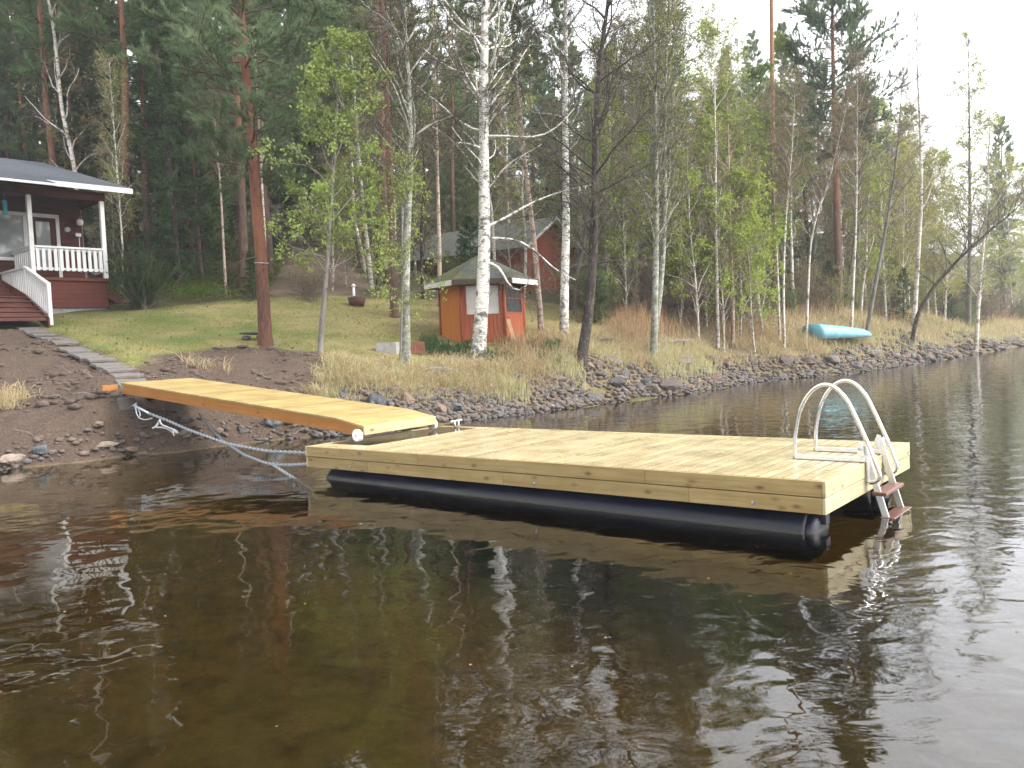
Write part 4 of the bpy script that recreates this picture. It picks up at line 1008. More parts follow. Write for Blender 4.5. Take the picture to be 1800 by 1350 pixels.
# ------------------------------------------------------------------ six-sided hut
HC = Vector((-.85, 26.2, 1.62)); hut = tag(empty('garden_hut', HC), 'small six-sided rust-red hut with an orange panel and mossy roof', 'hut')
def hexv(r, z): return [Vector((r * math.sin(R(-87 + 60 * k)), -r * math.cos(R(-87 + 60 * k)), z)) for k in range(6)]
va_, vb_ = hexv(1.32, 0), hexv(1.32, 2.2)
for k in range(6):
    A, B = va_[k], va_[(k + 1) % 6]; D = B - A; L_ = D.length; a = math.atan2(D.y, D.x)
    pm = Matrix.Translation(A) @ Matrix.Rotation(a, 4, 'Z')
    m_ = MB()
    if k == 1:    # wide front with a big window
        for bx_ in [((.012, 0, .05), (.14, .045, 2.16)), ((L_ - .13, 0, .05), (L_ - .012, .045, 2.16)), *[((.14 + q * (L_ - .27) / 9, .004, .05), (.14 + (q + 1) * (L_ - .27) / 9 - .005, .049, 1.02)) for q in range(9)], ((.14, .004, 1.96), (L_ - .13, .049, 2.16))]: m_.bbox(*bx_, .004)
    elif k == 2:  # door face with glazed upper half
        for bx_ in [((.012, 0, .05), (.1, .045, 2.16)), ((L_ - .1, 0, .05), (L_ - .012, .045, 2.16)), ((.1, .004, .05), (L_ - .1, .049, 1.06)), ((.1, .004, 1.98), (L_ - .1, .049, 2.16))]: m_.bbox(*bx_, .004)
    elif k == 0: m_.bbox((.012, 0, .0), (L_ - .012, .045, 2.16), .004)
    else:
        for q in range(11): m_.bbox((.012 + q * (L_ - .024) / 11, .002 * (q % 2), .05), (.012 + (q + 1) * (L_ - .024) / 11 - .004, .045, 2.16), .003)
    ob = m_.build('wall_panel', M['hut_orange'] if k == 0 else M['hut_red'], hut); ob.matrix_local = pm
    if k == 0: ob['label'] = 'plain orange-brown panel'
    if k in (1, 2):
        x0, x1, z0, z1 = (.14, L_ - .13, 1.02, 1.96) if k == 1 else (.1, L_ - .1, 1.06, 1.98)
        wi = MB().box((x0, .03, z0), (x1, .04, z1)).build('window', M['glass_sky_tone' if k == 1 else 'glass'], hut); wi.matrix_local = pm
        f_ = MB(); q = .035
        f_.bbox((x0 + .002, -.004, z0 + .002), (x0 + q, .028, z1 - .002)); f_.bbox((x1 - q, -.004, z0 + .002), (x1 - .002, .028, z1 - .002)); f_.bbox((x0 + q, -.002, z0 + .002), (x1 - q, .027, z0 + q)); f_.bbox((x0 + q, -.002, z1 - q), (x1 - q, .027, z1 - .002))
        if k == 1: f_.bbox(((x0 + x1) / 2 - .02, -.002, z0 + q), ((x0 + x1) / 2 + .02, .026, z1 - q))
        else:
            f_.bbox((x0 + q, .0, 1.5), (x1 - q, .025, 1.53))
        f_.build('frame', M['hut_red'], wi)
        if k == 2: MB().tube([(.14, .0, .98), (.14, -.05, .98), (.24, -.05, .98)], .01, 8).build('handle', M['galv'], hut).matrix_local = pm
for k in range(6):
    p = va_[k]; MB().tube([(p.x, p.y, -.15), (p.x, p.y, 2.18)], .05, 8).build('corner_post', M['hut_red'], hut)
MB().prism([(v_.x * .97, v_.y * .97) for v_ in va_], -.25, .04).build('floor', M['frame_wood'], hut)
ev = hexv(1.78, 2.1); ap = Vector((0, 0, 2.98)); rm = MB()
for k in range(6):
    A, B = ev[k], ev[(k + 1) % 6]; nrm = (B - A).cross(ap - A).normalized()
    rm.add([A, B, ap, A - Vector((0, 0, .07)), B - Vector((0, 0, .07)), ap - Vector((0, 0, .09))], [np.array([(0, 1, 2), (5, 4, 3)]), np.array([(0, 3, 4, 1)])])
hr = rm.build('roof', M['shingle_moss'], hut)
for k in range(6):
    A, B = ev[k] * 1.0, ev[(k + 1) % 6]; D = (B - A); L_ = D.length
    ob = MB().bbox((.01, -.03, -.17), (L_ - .01, -.004, -.015), .004).build('fascia', M['frame_wood' if k == 1 else 'white_paint'], hr); ob.matrix_local = Matrix.Translation(A) @ Matrix.Rotation(math.atan2(D.y, D.x), 4, 'Z')
MB().tube([(0, 0, 2.95), (0, 0, 3.08)], [.09, .06], 8).build('finial', M['black'], hr)
p0 = Vector(atd(907, 609, 24.6)); p1 = Vector(atd(893, 561, 24.95))
pk = MB().bbox((-.055, -.014, 0), (.055, .014, (p1 - p0).length), .004)
zq = (p1 - p0).normalized(); xq = Vector((1, 0, 0)); xq = (xq - zq * xq.dot(zq)).normalized(); yq = zq.cross(xq)
tag(pk.build('plank', M['pale_wood'], None, M=Matrix(((xq.x, yq.x, zq.x, p0.x), (xq.y, yq.y, zq.y, p0.y), (xq.z, yq.z, zq.z, p0.z), (0, 0, 0, 1)))), 'pale plank leaning against the door side of the hut', 'plank')

# ------------------------------------------------------------------ red cabin behind the hut
CB = Vector((2.2, 41.5, 3.4)); ca = math.atan2(.8, .6)         # gable direction
cab = tag(empty('red_cabin', CB, ca), 'low red wooden cabin with long grey roof standing behind the small hut', 'cabin')
# local x = along gable (to the right/away), y = along the ridge away to the left
W2, LC, EZ, RZ2 = 2.3, 7.6, 3.1, 4.5
MB().box((-W2, 0, -.8), (W2, LC, EZ)).build('wall', M['cabin_red'], cab)
MB().add([(-W2, .001, EZ), (W2, .001, EZ), (0, .001, RZ2 - .1), (-W2, .1, EZ), (W2, .1, EZ), (0, .1, RZ2 - .1)], np.array([(0, 1, 2), (5, 4, 3)])).build('gable', M['cabin_red'], cab)
r_ = MB()
for s in (-1, 1):
    V = [(x, y, z - q) for q in (0, .09) for y in (-.45, LC + .4) for x, z in ((0, RZ2), (s * (W2 + .5), EZ - .28))]
    r_.add(V, np.array([(0, 1, 3, 2), (4, 6, 7, 5), (0, 2, 6, 4), (1, 5, 7, 3), (0, 4, 5, 1), (2, 3, 7, 6)]))
cr2 = r_.build('roof', M['shingle_old'], cab)
for s in (-1, 1):
    V = [(x, y, z - q) for q in (.02, .17) for y in (-.475, -.453) for x, z in ((0, RZ2), (s * (W2 + .5), EZ - .28))]
    MB().add(V, np.array([(0, 1, 3, 2), (4, 6, 7, 5), (0, 2, 6, 4), (1, 5, 7, 3), (0, 4, 5, 1), (2, 3, 7, 6)])).build('barge_board', M['grey_white'], cr2)
wi = MB().box((-W2 - .03, 4.4, 1.2), (-W2 - .004, 5.4, 2.2)).build('window', M['glass'], cab)
f_ = MB(); f_.box((-W2 - .06, 4.3, 1.1), (-W2 - .002, 4.4, 2.3)); f_.box((-W2 - .06, 5.4, 1.1), (-W2 - .002, 5.5, 2.3)); f_.box((-W2 - .058, 4.4, 1.1), (-W2 - .002, 5.4, 1.2)); f_.box((-W2 - .058, 4.4, 2.2), (-W2 - .002, 5.4, 2.3)); f_.build('frame', M['grey_white'], wi)
dp = MB(); dp.box((-2.1, -2.4, -.9), (2.0, -.02, .05)); dp.build('deck', M['cabin_red'], cab)
rl = MB()
for z in (.5, .78, 1.02): rl.box((-2.15, -2.45, z), (2.05, -2.41, z + .09))
for x in (-2.15, -.75, .65, 1.96): rl.box((x, -2.41, .05), (x + .09, -2.33, 1.11))
rl.build('deck_railing', M['grey_white'], cab)
# small side shed
sc_ = gp(1031, 500, 37); sh_ = tag(empty('red_shed', (sc_.x, sc_.y, sc_.z), .35), 'narrow red shed with flat pale-edged roof beside the cabin deck', 'shed')
hs = float(atd(1031, 470, 37)[2] - sc_.z)
MB().box((-.55, -.5, -.4), (.55, .8, hs)).build('wall', M['cabin_red'], sh_)
MB().bbox((-.75, -.7, hs + .003), (.75, 1.0, hs + .1), .01).build('roof', M['grey_white'], sh_)

# ------------------------------------------------------------------ boat, benches and small things on the bank
BP0, BP1 = Vector(atd(1428, 604, 34.6)), Vector(atd(1531, 612, 36.4))
bl = (BP1 - BP0); bl.z = 0; BL = bl.length; ba = math.atan2(bl.y, bl.x)
boat = tag(empty('rowing_boat', (BP0.x, BP0.y, g1(BP0.x, BP0.y) - .02), ba), 'turquoise rowing boat lying upside down in the dry grass above the stones', 'boat')
def boat_hull():
    m_ = MB(); ns, nr = 24, 15; V = []
    for i in range(ns):
        s = i / (ns - 1); bw = .62 * (1 - max(0, (s - .3) / .7) ** 2.0) * (.86 + .14 * min(1, s * 5)); bw = max(bw, .02)
        keel = .62 * (1 - .62 * s ** 1.2) * (1 - max(0, (s - .8) / .2) ** 2 * .55); lift = .05 + .0 * s
        for j in range(nr):
            a = math.pi * j / (nr - 1); y = -bw * math.copysign(abs(math.cos(a)) ** .6, math.cos(a)); z = lift + keel * abs(math.sin(a)) ** .55
            V.append((s * BL, y, z))
    i, j = np.meshgrid(np.arange(ns - 1), np.arange(nr - 1), indexing='ij'); q = (i * nr + j).ravel()
    m_.add(V, [np.stack([q, q + 1, q + nr + 1, q + nr], 1), np.array([list(range(nr))[::-1]])], True); return m_
hull = boat_hull().build('hull', M['turq'], boat)
so = hull.modifiers.new('thickness', 'SOLIDIFY'); so.thickness = .025; so.offset = -1
MB().tube([(.05, 0, .665), (BL * .3, 0, .57), (BL * .6, 0, .43), (BL * .8, 0, .33)], .02, 6).build('keel', M['turq'], boat)
gw_ = MB(); P = [(s * BL, sd * .64 * (1 - max(0, (s - .3) / .7) ** 2.0) * (.86 + .14 * min(1, s * 5)), .055) for sd, rng_ in ((-1, np.linspace(0, 1, 14)), (1, np.linspace(1, 0, 14))) for s in rng_]
gw_.tube(P, .022, 6); gw_.build('gunwale', M['black'], boat)
tag(MB().tube([BP0 + Vector((BL * .35, .5, .02)) * 0 + Vector(atd(1498, 614, 35.3)), Vector(atd(1536, 612, 36.6))], .05, 8).build('timber_roller', M['old_wood']), 'grey timber pole under the bow of the upturned boat', 'pole')

def bench(name, label, cat, a, b, w_, h_, th=.05, M_='old_wood'):
    """plank top between ground points a, b"""
    D = b - a; L_ = D.length; z0 = min(a.z, b.z); ob = tag(empty(name, (a.x, a.y, (a.z + b.z) / 2), math.atan2(D.y, D.x)), label, cat)
    nb = max(1, round(w_ / .16))
    m_ = MB()
    for k in range(nb): m_.bbox((0, k * w_ / nb + .004, h_ - th), (L_, (k + 1) * w_ / nb - .004, h_), .006)
    m_.build('top', M[M_], ob)
    for x in (.15, L_ - .25):
        for y in (.03, w_ - .11): MB().bbox((x, y, -.4), (x + .08, y + .08, h_ - th - .002), .005).build('leg', M[M_], ob)
    return ob
bench('low_bench', 'long low grey plank bench beyond the dark leaning tree', 'bench', gp(990, 586, 26.3), gp(1078, 583, 26.6), .34, .16)
bench('plank_table', 'small grey plank table standing among the birches by the bank', 'table', gp(1160, 575, 28), gp(1212, 575, 28.6), .7, .38, .09)
st_ = gp(428, 604, 23.6)
sb = tag(empty('stone_bench', st_, .1), 'flat grey stone slab resting on dark stones beside the red pine', 'stone bench')
rg = np.random.default_rng(5)
V, F = rock(rg, 2, .16); MB().add(V * np.array([.5, .3, .35]) + np.array([.3, 0, .16]), F, True).build('slab', M['stone'][0], sb)
for x in (.08, .5):
    V, F = rock(rg, 2, .7); MB().add(V * .14 + np.array([x, 0, .04]), F, True).build('support_stone', M['stone_dark'], sb)
p = gp(682, 617, 22.7); V, F = rock(rg, 2, .9, .06)
fb = MB(); poly = [(-.3, -.2), (.26, -.22), (.31, .1), (.2, .24), (-.26, .22)]; fb.prism(poly, -.1, .26); tag(fb.build('stone_block', M['concrete'], None, loc=p), 'pale grey angular stone block beside the lichen-covered trunk', 'stone block')
p = gp(722, 612, 22.9); bk = tag(empty('brick_stack', p, .1), 'stack of red bricks half hidden behind the lichen-covered trunk', 'bricks')
for k in range(5):
    for c_ in range(2): MB().bbox((-.14 + c_ * .27, -.07, k * .068 - .02), (.115 + c_ * .27, .06, k * .068 + .045), .005).build('brick', M['brick'], bk)
p = gp(622, 516, 31.5); lp = tag(empty('garden_lamp', p), 'short white garden lamp post on the far lawn', 'garden lamp')
MB().tube([(0, 0, -.1), (0, 0, .5)], .05, 10).build('post', M['white_paint'], lp); MB().tube([(0, 0, .5), (0, 0, .52), (0, 0, .6)], [.09, .09, .03], 12).build('cap', M['grey_white'], lp)
p = gp(628, 543, 30.2); po_ = MB(); po_.tube([(p.x, p.y, p.z - .05), (p.x, p.y, p.z + .3), (p.x, p.y, p.z + .34), (p.x, p.y, p.z + .3)], [.24, .34, .34, .29], 18); tag(po_.build('flower_pot', M['pot']), 'dark red-brown tub standing on the far lawn near the path', 'tub')
p0, p1 = gp(752, 662, 21.0), gp(800, 660, 21.3); lg = MB(); lg.tube(dense(np.array([p0 + Vector((0, 0, .1)), (p0 + p1) / 2 + Vector((0, .02, .14)), p1 + Vector((0, 0, .12))]), 10), np.linspace(.09, .07, 10), 10); tag(lg.build('driftwood_log', M['bark_grey']), 'short grey log lying in the dry grass above the stones', 'log')
# paving slabs from the steps down to the gangway
pth = [atd(*q) for q in ((52, 589, 23.1), (80, 596, 22.3), (110, 605, 21.5), (135, 616, 20.6), (160, 629, 19.7), (183, 644, 18.7), (205, 655, 17.9), (222, 664, 17.3), (238, 674, 16.6))]
pth = resample(np.array([q[:2] for q in pth]), .53); rg = np.random.default_rng(8)
for k in range(len(pth)):
    q = pth[k]; T = pth[min(k + 1, len(pth) - 1)] - pth[max(k - 1, 0)]; a = math.atan2(T[1], T[0]) + rg.normal(0, .06); z = gs(q[0], q[1])[0]
    z = max(gs(*(q + np.array([dx, dy])))[0] for dx, dy in ((0, 0), (.2, .1), (-.2, -.1), (.1, -.2)))
    fz = (gs(*(q + T * .3))[0] - gs(*(q - T * .3))[0]) / (np.linalg.norm(T) * .6)
    o_ = MB().bbox((-.235, -.29, -.07), (.235, .29, .0), .012).build('paving_slab', M['slab'], None, M=Matrix.Translation((q[0], q[1], z + .035)) @ Matrix.Rotation(a, 4, 'Z') @ Matrix.Rotation(-math.atan(fz) * .6, 4, 'Y'))
    ORD = ['first', 'second', 'third', 'fourth', 'fifth', 'sixth', 'seventh', 'eighth', 'ninth', 'tenth', 'eleventh', 'twelfth', 'thirteenth', 'fourteenth', 'fifteenth', 'sixteenth', 'seventeenth', 'eighteenth', 'nineteenth', 'twentieth', 'last', 'last', 'last']
    tag(o_, ORD[len(pth) - 1 - k] + ' grey concrete paving slab up the path counting from the gangway', 'paving slab', 'paving slabs of the path down to the gangway', 'thing')
# ------------------------------------------------------------------ trees one can tell apart
def hero_path(pts, d, h):
    P = [np.array(atd(px, py, d)) for px, py in pts]
    base = np.array([P[0][0], P[0][1], gs(P[0][0], P[0][1])[0]])
    L = [p - base for p in P]; L[0] = np.array([0, 0, -.3])
    dr = unit(L[-1] - L[-2]); dr = unit(dr * np.array([.6, .6, 1]))
    while L[-1][2] < h - .5: L.append(L[-1] + dr * min(2.0, h - L[-1][2]))
    return Vector(base), np.array(L)
def plant(name, label, cat, base, parts, group=None, rz=0):
    o = tag(empty(name, base, rz), label, cat, group)
    for nm, mb, mt in parts:
        if mb.o: mb.build(nm, mt, o)
    return o
def R_(s): return np.random.default_rng(s)
def mk_broad(name, label, cat, pts, d, h, r0, bark, leaf, seed, twigmat='twig', group=None, **kw):
    base, P = hero_path(pts, d, h)
    ex = [np.array([np.array(atd(*q)) - np.array(base) for q in e]) for e in kw.pop('extra', [])]
    wd, tw, lf = broad(R_(seed), P, r0, extra=ex, **kw)
    o = plant(name, label, cat, base, [('trunk', wd, M[bark])], group)
    if tw.o: tw.build('twigs', M[twigmat], o)
    if lf.o: lf.build('crown', M[leaf], o)
    return o
def mk_pine(label, pts, d, h, r0, bark, nd, seed, group=None, **kw):
    base, P = hero_path(pts, d, h); wd, br, n_ = pine(R_(seed), P, r0, **kw)
    return plant('pine_tree', label, 'pine', base, [('trunk', wd, M[bark]), ('branches', br, M['bark_branch']), ('crown', n_, M[nd])], group)

mk_pine('big red-barked pine standing alone on the lawn with a thin band round its trunk', [(467, 616), (463, 520), (455, 400), (446, 300), (436, 180), (426, 60), (421, 0)], 23, 17.5, .19, 'bark_pine_hero', 'pine_needle_blue', 11,
        crown0=.27, spread=3.0, nbr=120, K=26, subs=9, tuft=6, dead=14, wd=.02, ln=.19)
mk_pine('tall orange-trunked pine rising bare above the young birches beyond the tables', [(1366, 575), (1361, 420), (1358, 250), (1357, 100), (1356, 0)], 38, 24, .17, 'bark_orange', 'pine_needle', 12, crown0=.66, spread=2.4, nbr=60, dead=10, K=22, subs=8, tuft=5)
mk_pine('tall dark-crowned pine standing out against the white sky', [(1478, 570), (1472, 420), (1468, 250), (1464, 100), (1463, 0)], 42, 20.5, .2, 'bark_pine', 'pine_needle_blue', 13, crown0=.4, spread=3.7, nbr=120, subs=13, tuft=6, K=22, ln=.17, wd=.03, dead=10)
mk_pine('slim dark pine behind the bright-leaved tree on the far edge of the lawn', [(693, 556), (690, 440), (684, 300), (680, 150), (672, 0)], 29, 17, .15, 'bark_pine', 'pine_needle', 14, crown0=.42, spread=2.4, nbr=80, dead=14, K=22, subs=8, tuft=5, wd=.02)
mk_pine('slim orange-tinted pine leaning over the hut roof', [(952, 575), (940, 430), (922, 280), (908, 150), (898, 0)], 27.5, 17, .1, 'birch_pink', 'pine_needle', 15, crown0=.5, spread=2.4, nbr=80, dead=12, K=22, subs=8, tuft=5, wd=.02)

mk_broad('aspen_tree', 'young tree covered in bright fresh green leaves beside the red pine', 'aspen', [(562, 637), (566, 560), (575, 470), (580, 380), (588, 280), (592, 190)], 20.6, 7.6, .075, 'bark_grey', 'leaf_new', 21, crown0=.22, nbr=30, spread=1.75,
         ang=(.7, 1.25), lift=.05, subs=5, twigs=4, twig_L=.4, leaf_n=12, leaf_size=.09, clump=.05, shape=.5, tw_r=.004, gap=-.9)
mk_broad('alder_tree', 'lichen-spotted tree with fresh leaves low down and bare dark twigs above', 'alder', [(713, 640), (712, 560), (713, 470), (716, 380), (722, 270), (718, 140), (708, 0)], 21.8, 12.5, .14, 'birch_lichen', 'leaf_bud', 22, 'twig_dark', crown0=.36, nbr=44, spread=2.7,
         ang=(.5, 1.1), lift=.05, subs=10, twigs=8, twig_L=.45, leaf_n=3, leaf_size=.032, tw_r=.006)
base_, P_ = hero_path([(713, 640), (712, 500), (716, 380), (722, 300)], 21.6, 5.2)
mk_broad('alder_sapling', 'leafy sapling with pale green leaves growing up against the lichen-spotted tree', 'sapling', [(702, 641), (706, 560), (708, 470), (706, 380), (712, 290)], 21.5, 5.0, .03, 'bark_grey', 'leaf_new', 23, crown0=.25, nbr=20, spread=1.15, ang=(.7, 1.3), subs=5, twigs=4, twig_L=.32, leaf_n=6, leaf_size=.08, clump=.05, keep=.75)
mk_broad('birch_tree', 'thick white birch with a crooked trunk standing in front of the hut', 'birch', [(838, 630), (846, 560), (851, 470), (852, 380), (850, 250), (851, 120), (853, 0)], 23.2, 16, .215, 'birch', 'leaf_bud', 24, 'twig_dark', tw_r=.006, crown0=.3, nbr=46, spread=3.2, ang=(.6, 1.2), lift=.05, droop=-.05,
         subs=10, twigs=8, twig_L=.65, twig_droop=-.14, leaf_n=2, leaf_size=.03, keep=.6,
         extra=[[(852, 462, 23.2), (872, 459, 23.0), (886, 478, 22.9), (890, 500, 22.9), (906, 518, 22.8), (925, 512, 22.8), (932, 490, 22.7)],
                [(852, 240, 23.2), (880, 237, 23.0), (920, 244, 22.8), (962, 240, 22.7), (985, 222, 22.6), (1010, 190, 22.5)],
                [(852, 420, 23.2), (880, 416, 23.0), (918, 422, 22.9), (945, 440, 22.8), (960, 462, 22.8), (985, 484, 22.7), (1012, 492, 22.7)],
                [(852, 400, 23.2), (885, 388, 23.4), (920, 362, 23.5), (960, 345, 23.6), (1005, 330, 23.7), (1040, 325, 23.8)],
                [(850, 262, 23.2), (830, 255, 23.0), (808, 248, 22.9), (790, 258, 22.8)], [(848, 180, 23.2), (830, 150, 23.0), (812, 120, 22.8), (800, 80, 22.6)], [(850, 230, 23.2), (870, 200, 23.0), (895, 180, 22.9)]])
mk_broad('birch_tree', 'straight white birch between the hut and the dark leaning tree', 'birch', [(991, 600), (992, 500), (996, 400), (994, 280), (993, 150), (995, 0)], 26.5, 17, .155, 'birch', 'leaf_bud', 25, 'twig_dark', tw_r=.006, crown0=.36, nbr=38, spread=2.6, subs=9, twigs=8, twig_L=.55, twig_droop=-.12, leaf_n=2, leaf_size=.03, keep=.7)
mk_broad('alder_tree', 'dark rough-barked tree with a curved leaning trunk at the bank edge', 'alder', [(1018, 628), (1034, 560), (1042, 470), (1045, 380), (1047, 260), (1052, 120), (1070, 0)], 23.6, 13, .16, 'bark_dark', 'leaf_bud', 26, 'twig_dark', tw_r=.006, crown0=.22, nbr=54, spread=2.8, ang=(.55, 1.2), subs=10, twigs=8, twig_L=.45, leaf_n=3, leaf_size=.032, keep=.7)
mk_broad('birch_tree', 'nearer stem of the twin pale birches behind the plank table', 'birch', [(1147, 600), (1152, 500), (1154, 400), (1153, 250), (1150, 100), (1147, 0)], 26.4, 15, .12, 'birch_lichen', 'leaf_birch', 27, 'twig', tw_r=.006, crown0=.22, nbr=50, spread=2.7, ang=(.45, 1.0), lift=.08, subs=9, twigs=8, twig_L=.5, leaf_n=2, leaf_size=.045)
mk_broad('birch_tree', 'farther stem of the twin pale birches behind the plank table', 'birch', [(1143, 598), (1162, 500), (1168, 400), (1168, 250), (1170, 100), (1178, 0)], 26.9, 15, .11, 'birch_lichen', 'leaf_birch', 28, 'twig', tw_r=.006, crown0=.22, nbr=44, spread=2.7, ang=(.4, .9), lift=.08, subs=9, twigs=8, twig_L=.5, leaf_n=2, leaf_size=.045)
for k, (pts, d, h, r0, lab, leaf, cz, spd) in enumerate([
    ([(1378, 592), (1377, 500), (1380, 400), (1386, 330), (1392, 270)], 32.8, 10.6, .055, 'slim white birch just left of the upturned boat, slightly bent', 'leaf_bud', .5, 1.2),
    ([(1370, 585), (1368, 500), (1364, 420), (1360, 330)], 33.6, 10, .05, 'slim pale birch close beside the bent one near the boat', 'leaf_bud', .5, 1.2),
    ([(1416, 582), (1421, 500), (1425, 420), (1438, 370), (1456, 325)], 34.4, 10, .055, 'slim white birch forking behind the stern of the boat', 'leaf_bud', .4, 1.4),
    ([(1261, 575), (1260, 480), (1258, 380), (1258, 290)], 31, 12, .07, 'slim white birch among fresh green leaves beside the tables', 'leaf_birch', .22, 1.9),
    ([(1287, 572), (1288, 500), (1284, 440), (1283, 380)], 32, 11, .075, 'white birch with a clear stem at the edge of the green saplings', 'leaf_birch', .3, 1.9),
    ([(1495, 585), (1500, 500), (1504, 420), (1506, 340)], 37, 12.5, .065, 'slim white birch rising behind the middle of the boat', 'leaf_bud', .45, 1.5),
    ([(1604, 580), (1612, 480), (1620, 350), (1618, 230), (1612, 120), (1612, 60)], 42, 17, .13, 'tall birch with a bare thin top against the sky on the right', 'leaf_bud', .3, 2.0),
    ([(1714, 575), (1722, 500), (1730, 420), (1736, 330)], 46, 13.5, .12, 'pale birch in a haze of yellow-green leaves on the far right', 'leaf_haze', .2, 2.9),
    ([(462, 500), (466, 430), (462, 360), (458, 280)], 34, 12, .075, 'thin white birch peeping out behind the big red pine', 'leaf_birch', .4, 1.6),
    ([(655, 520), (648, 450), (638, 360), (632, 290)], 34, 13, .1, 'white birch leaning left at the back of the lawn', 'leaf_birch', .35, 1.9),
    ([(772, 545), (773, 450), (770, 350), (768, 250)], 31.5, 13, .09, 'slim pinkish birch rising in front of the red cabin roof', 'leaf_birch', .4, 1.7),
    ([(397, 520), (393, 430), (388, 330), (380, 240)], 30.5, 8, .055, 'thin pale sapling stem at the edge of the undergrowth', 'leaf_bud', .55, .9),
    ([(214, 535), (216, 450), (211, 370), (205, 290)], 30.5, 8.5, .05, 'thin pale birch with small yellow leaves beside the cottage porch', 'leaf_birch', .28, 1.2)]):
    mk_broad('birch_tree', lab, 'birch', pts, d, h, r0, 'birch_pink' if 'pinkish' in lab or 'sapling' in lab else 'birch_far', leaf, 40 + k, 'twig_red', crown0=cz, nbr=28, spread=spd, tw_r=.005, ang=(.4, .95), lift=.06, subs=8, twigs=6, twig_L=.4, leaf_n=3 if leaf != 'leaf_haze' else 5, leaf_size=.045, keep=.85)
mk_broad('alder_tree', 'grey leaning trunk behind the boat, tilted to the right', 'alder', [(1518, 588), (1535, 520), (1552, 430), (1566, 350), (1576, 280)], 37.5, 12, .1, 'bark_grey', 'leaf_bud', 61, 'twig', crown0=.35, nbr=26, spread=2.2, subs=7, twigs=6, leaf_n=2, leaf_size=.035)
mk_broad('alder_tree', 'dark trunk leaning far out over the bank to the right', 'alder', [(1600, 582), (1612, 550), (1640, 505), (1690, 450), (1740, 405), (1790, 365)], 40, 7.8, .105, 'bark_dark', 'leaf_bud', 62, 'twig', crown0=.3, nbr=30, spread=2.2, ang=(.5, 1.2), lift=.12, subs=7, twigs=6, leaf_n=3, leaf_size=.035)
mk_broad('birch_tree', 'tall narrow pale yellow-green tree towering over the far right wood', 'birch', [(1702, 575), (1705, 400), (1704, 250), (1703, 120)], 52, 18.5, .15, 'bark_grey', 'leaf_haze', 63, 'twig_red', crown0=.12, nbr=60, spread=2.7, ang=(.6, 1.1), lift=.05,
         subs=8, twigs=6, twig_L=.5, leaf_n=5, leaf_size=.1, tw_r=.006, shape=.8, gap=-.2)
# band round the red pine
pb = np.array(atd(459.5, 463, 23)); tag(MB().tube([pb + np.array([.185 * math.cos(a), .185 * math.sin(a), .01 * math.sin(a * 2)]) for a in np.linspace(0, 6.28, 24)], .012, 6).build('cord', M['rope']), 'pale cord tied round the trunk of the big red pine', 'cord')

# juniper by the porch
def needle_bush(seed, h, w_, stems=26, K=10, ln=.09):
    r_ = R_(seed); wd = MB(); nd = MB()
    p = np.c_[r_.normal(0, w_ * .1, (stems, 2)), np.full(stems, -.1)]; B = grow(r_, p, np.c_[r_.normal(0, .38, (stems, 2)), np.ones(stems)], h * r_.uniform(.5, 1.1, stems), 7, .1, .04)
    V, F = tubes(B, np.linspace(.02, .006, 8)[None] * np.ones((stems, 1)), 4); wd.add(V, F)
    b, t_, q, T = kids(r_, B, 14, .08, 1.); S = grow(r_, q, side_dirs(r_, T, r_.uniform(.3, .8, len(b))), w_ * .28 * r_.uniform(.4, 1.2, len(b)), 4, .15, .06)
    V, F = tubes(S, np.full((len(b), 5), .004), 3); wd.add(V, F)
    b, t_, q, T = kids(r_, S, 8, .05, 1.05); V, F = needles(r_, q, T, K, ln, .013, .9); nd.add(V, F); return wd, nd
wd, nd = needle_bush(71, 2.3, 1.5, 40, 14)
plant('juniper_bush', 'round dark green juniper bush beside the cottage side stair', 'bush', gp(250, 545, 27.2), [('stems', wd, M['twig']), ('foliage', nd, M['spruce_needle'])])

# ------------------------------------------------------------------ the wood behind: built once per kind, then copied
proto = {}
def keep(kind, o): proto.setdefault(kind, []).append(o)
for s, (h, c0, spd, nb, r0, nd) in enumerate([(16, .22, 2.5, 84, .15, 'pine_needle'), (18, .3, 2.6, 80, .17, 'pine_needle_blue'), (15, .16, 2.3, 84, .13, 'pine_needle_blue'), (19, .45, 2.6, 64, .18, 'pine_needle'), (13, .12, 2.1, 76, .1, 'pine_needle')]):
    wd, br, n_ = pine(R_(100 + s), trunk_path(R_(200 + s), h), r0, crown0=c0, spread=spd, nbr=nb, K=22, ln=.22, wd=.028, subs=8, tuft=5, dead=16)
    keep('pine', plant('pine_tree', 'x', 'pine', (0, 0, -50), [('trunk', wd, M['bark_pine']), ('branches', br, M['bark_branch']), ('crown', n_, M[nd])]))
for s in range(2):
    wd, n_ = spruce(R_(300 + s), trunk_path(R_(310 + s), 12 + 3 * s), .13, 2.0, 40, 9, .13, .022)
    keep('spruce', plant('spruce_tree', 'x', 'spruce', (0, 0, -50), [('trunk', wd, M['bark_dark']), ('crown', n_, M['spruce_needle'])]))
for s, (h, spd, lf_, ln_, kp) in enumerate([(14, 2.3, 'leaf_birch', 3, .9), (12, 2.2, 'leaf_birch', 4, .9), (15, 2.3, 'leaf_bud', 2, .8), (11, 1.9, 'leaf_green', 4, .9)]):
    wd, tw, lf = broad(R_(400 + s), trunk_path(R_(410 + s), h, (R_(s).normal(0, .05), 0), .03), .085, crown0=.22, nbr=30, spread=spd, ang=(.4, 1.0), lift=.06, subs=7, twigs=5, twig_L=.45, twig_droop=-.06, leaf_n=ln_ * 3, leaf_size=.085, keep=kp, tw_r=.005, gap=-.5)
    keep('birch', plant('birch_tree', 'x', 'birch', (0, 0, -50), [('trunk', wd, M['birch_far']), ('twigs', tw, M['twig_red']), ('crown', lf, M[lf_])]))
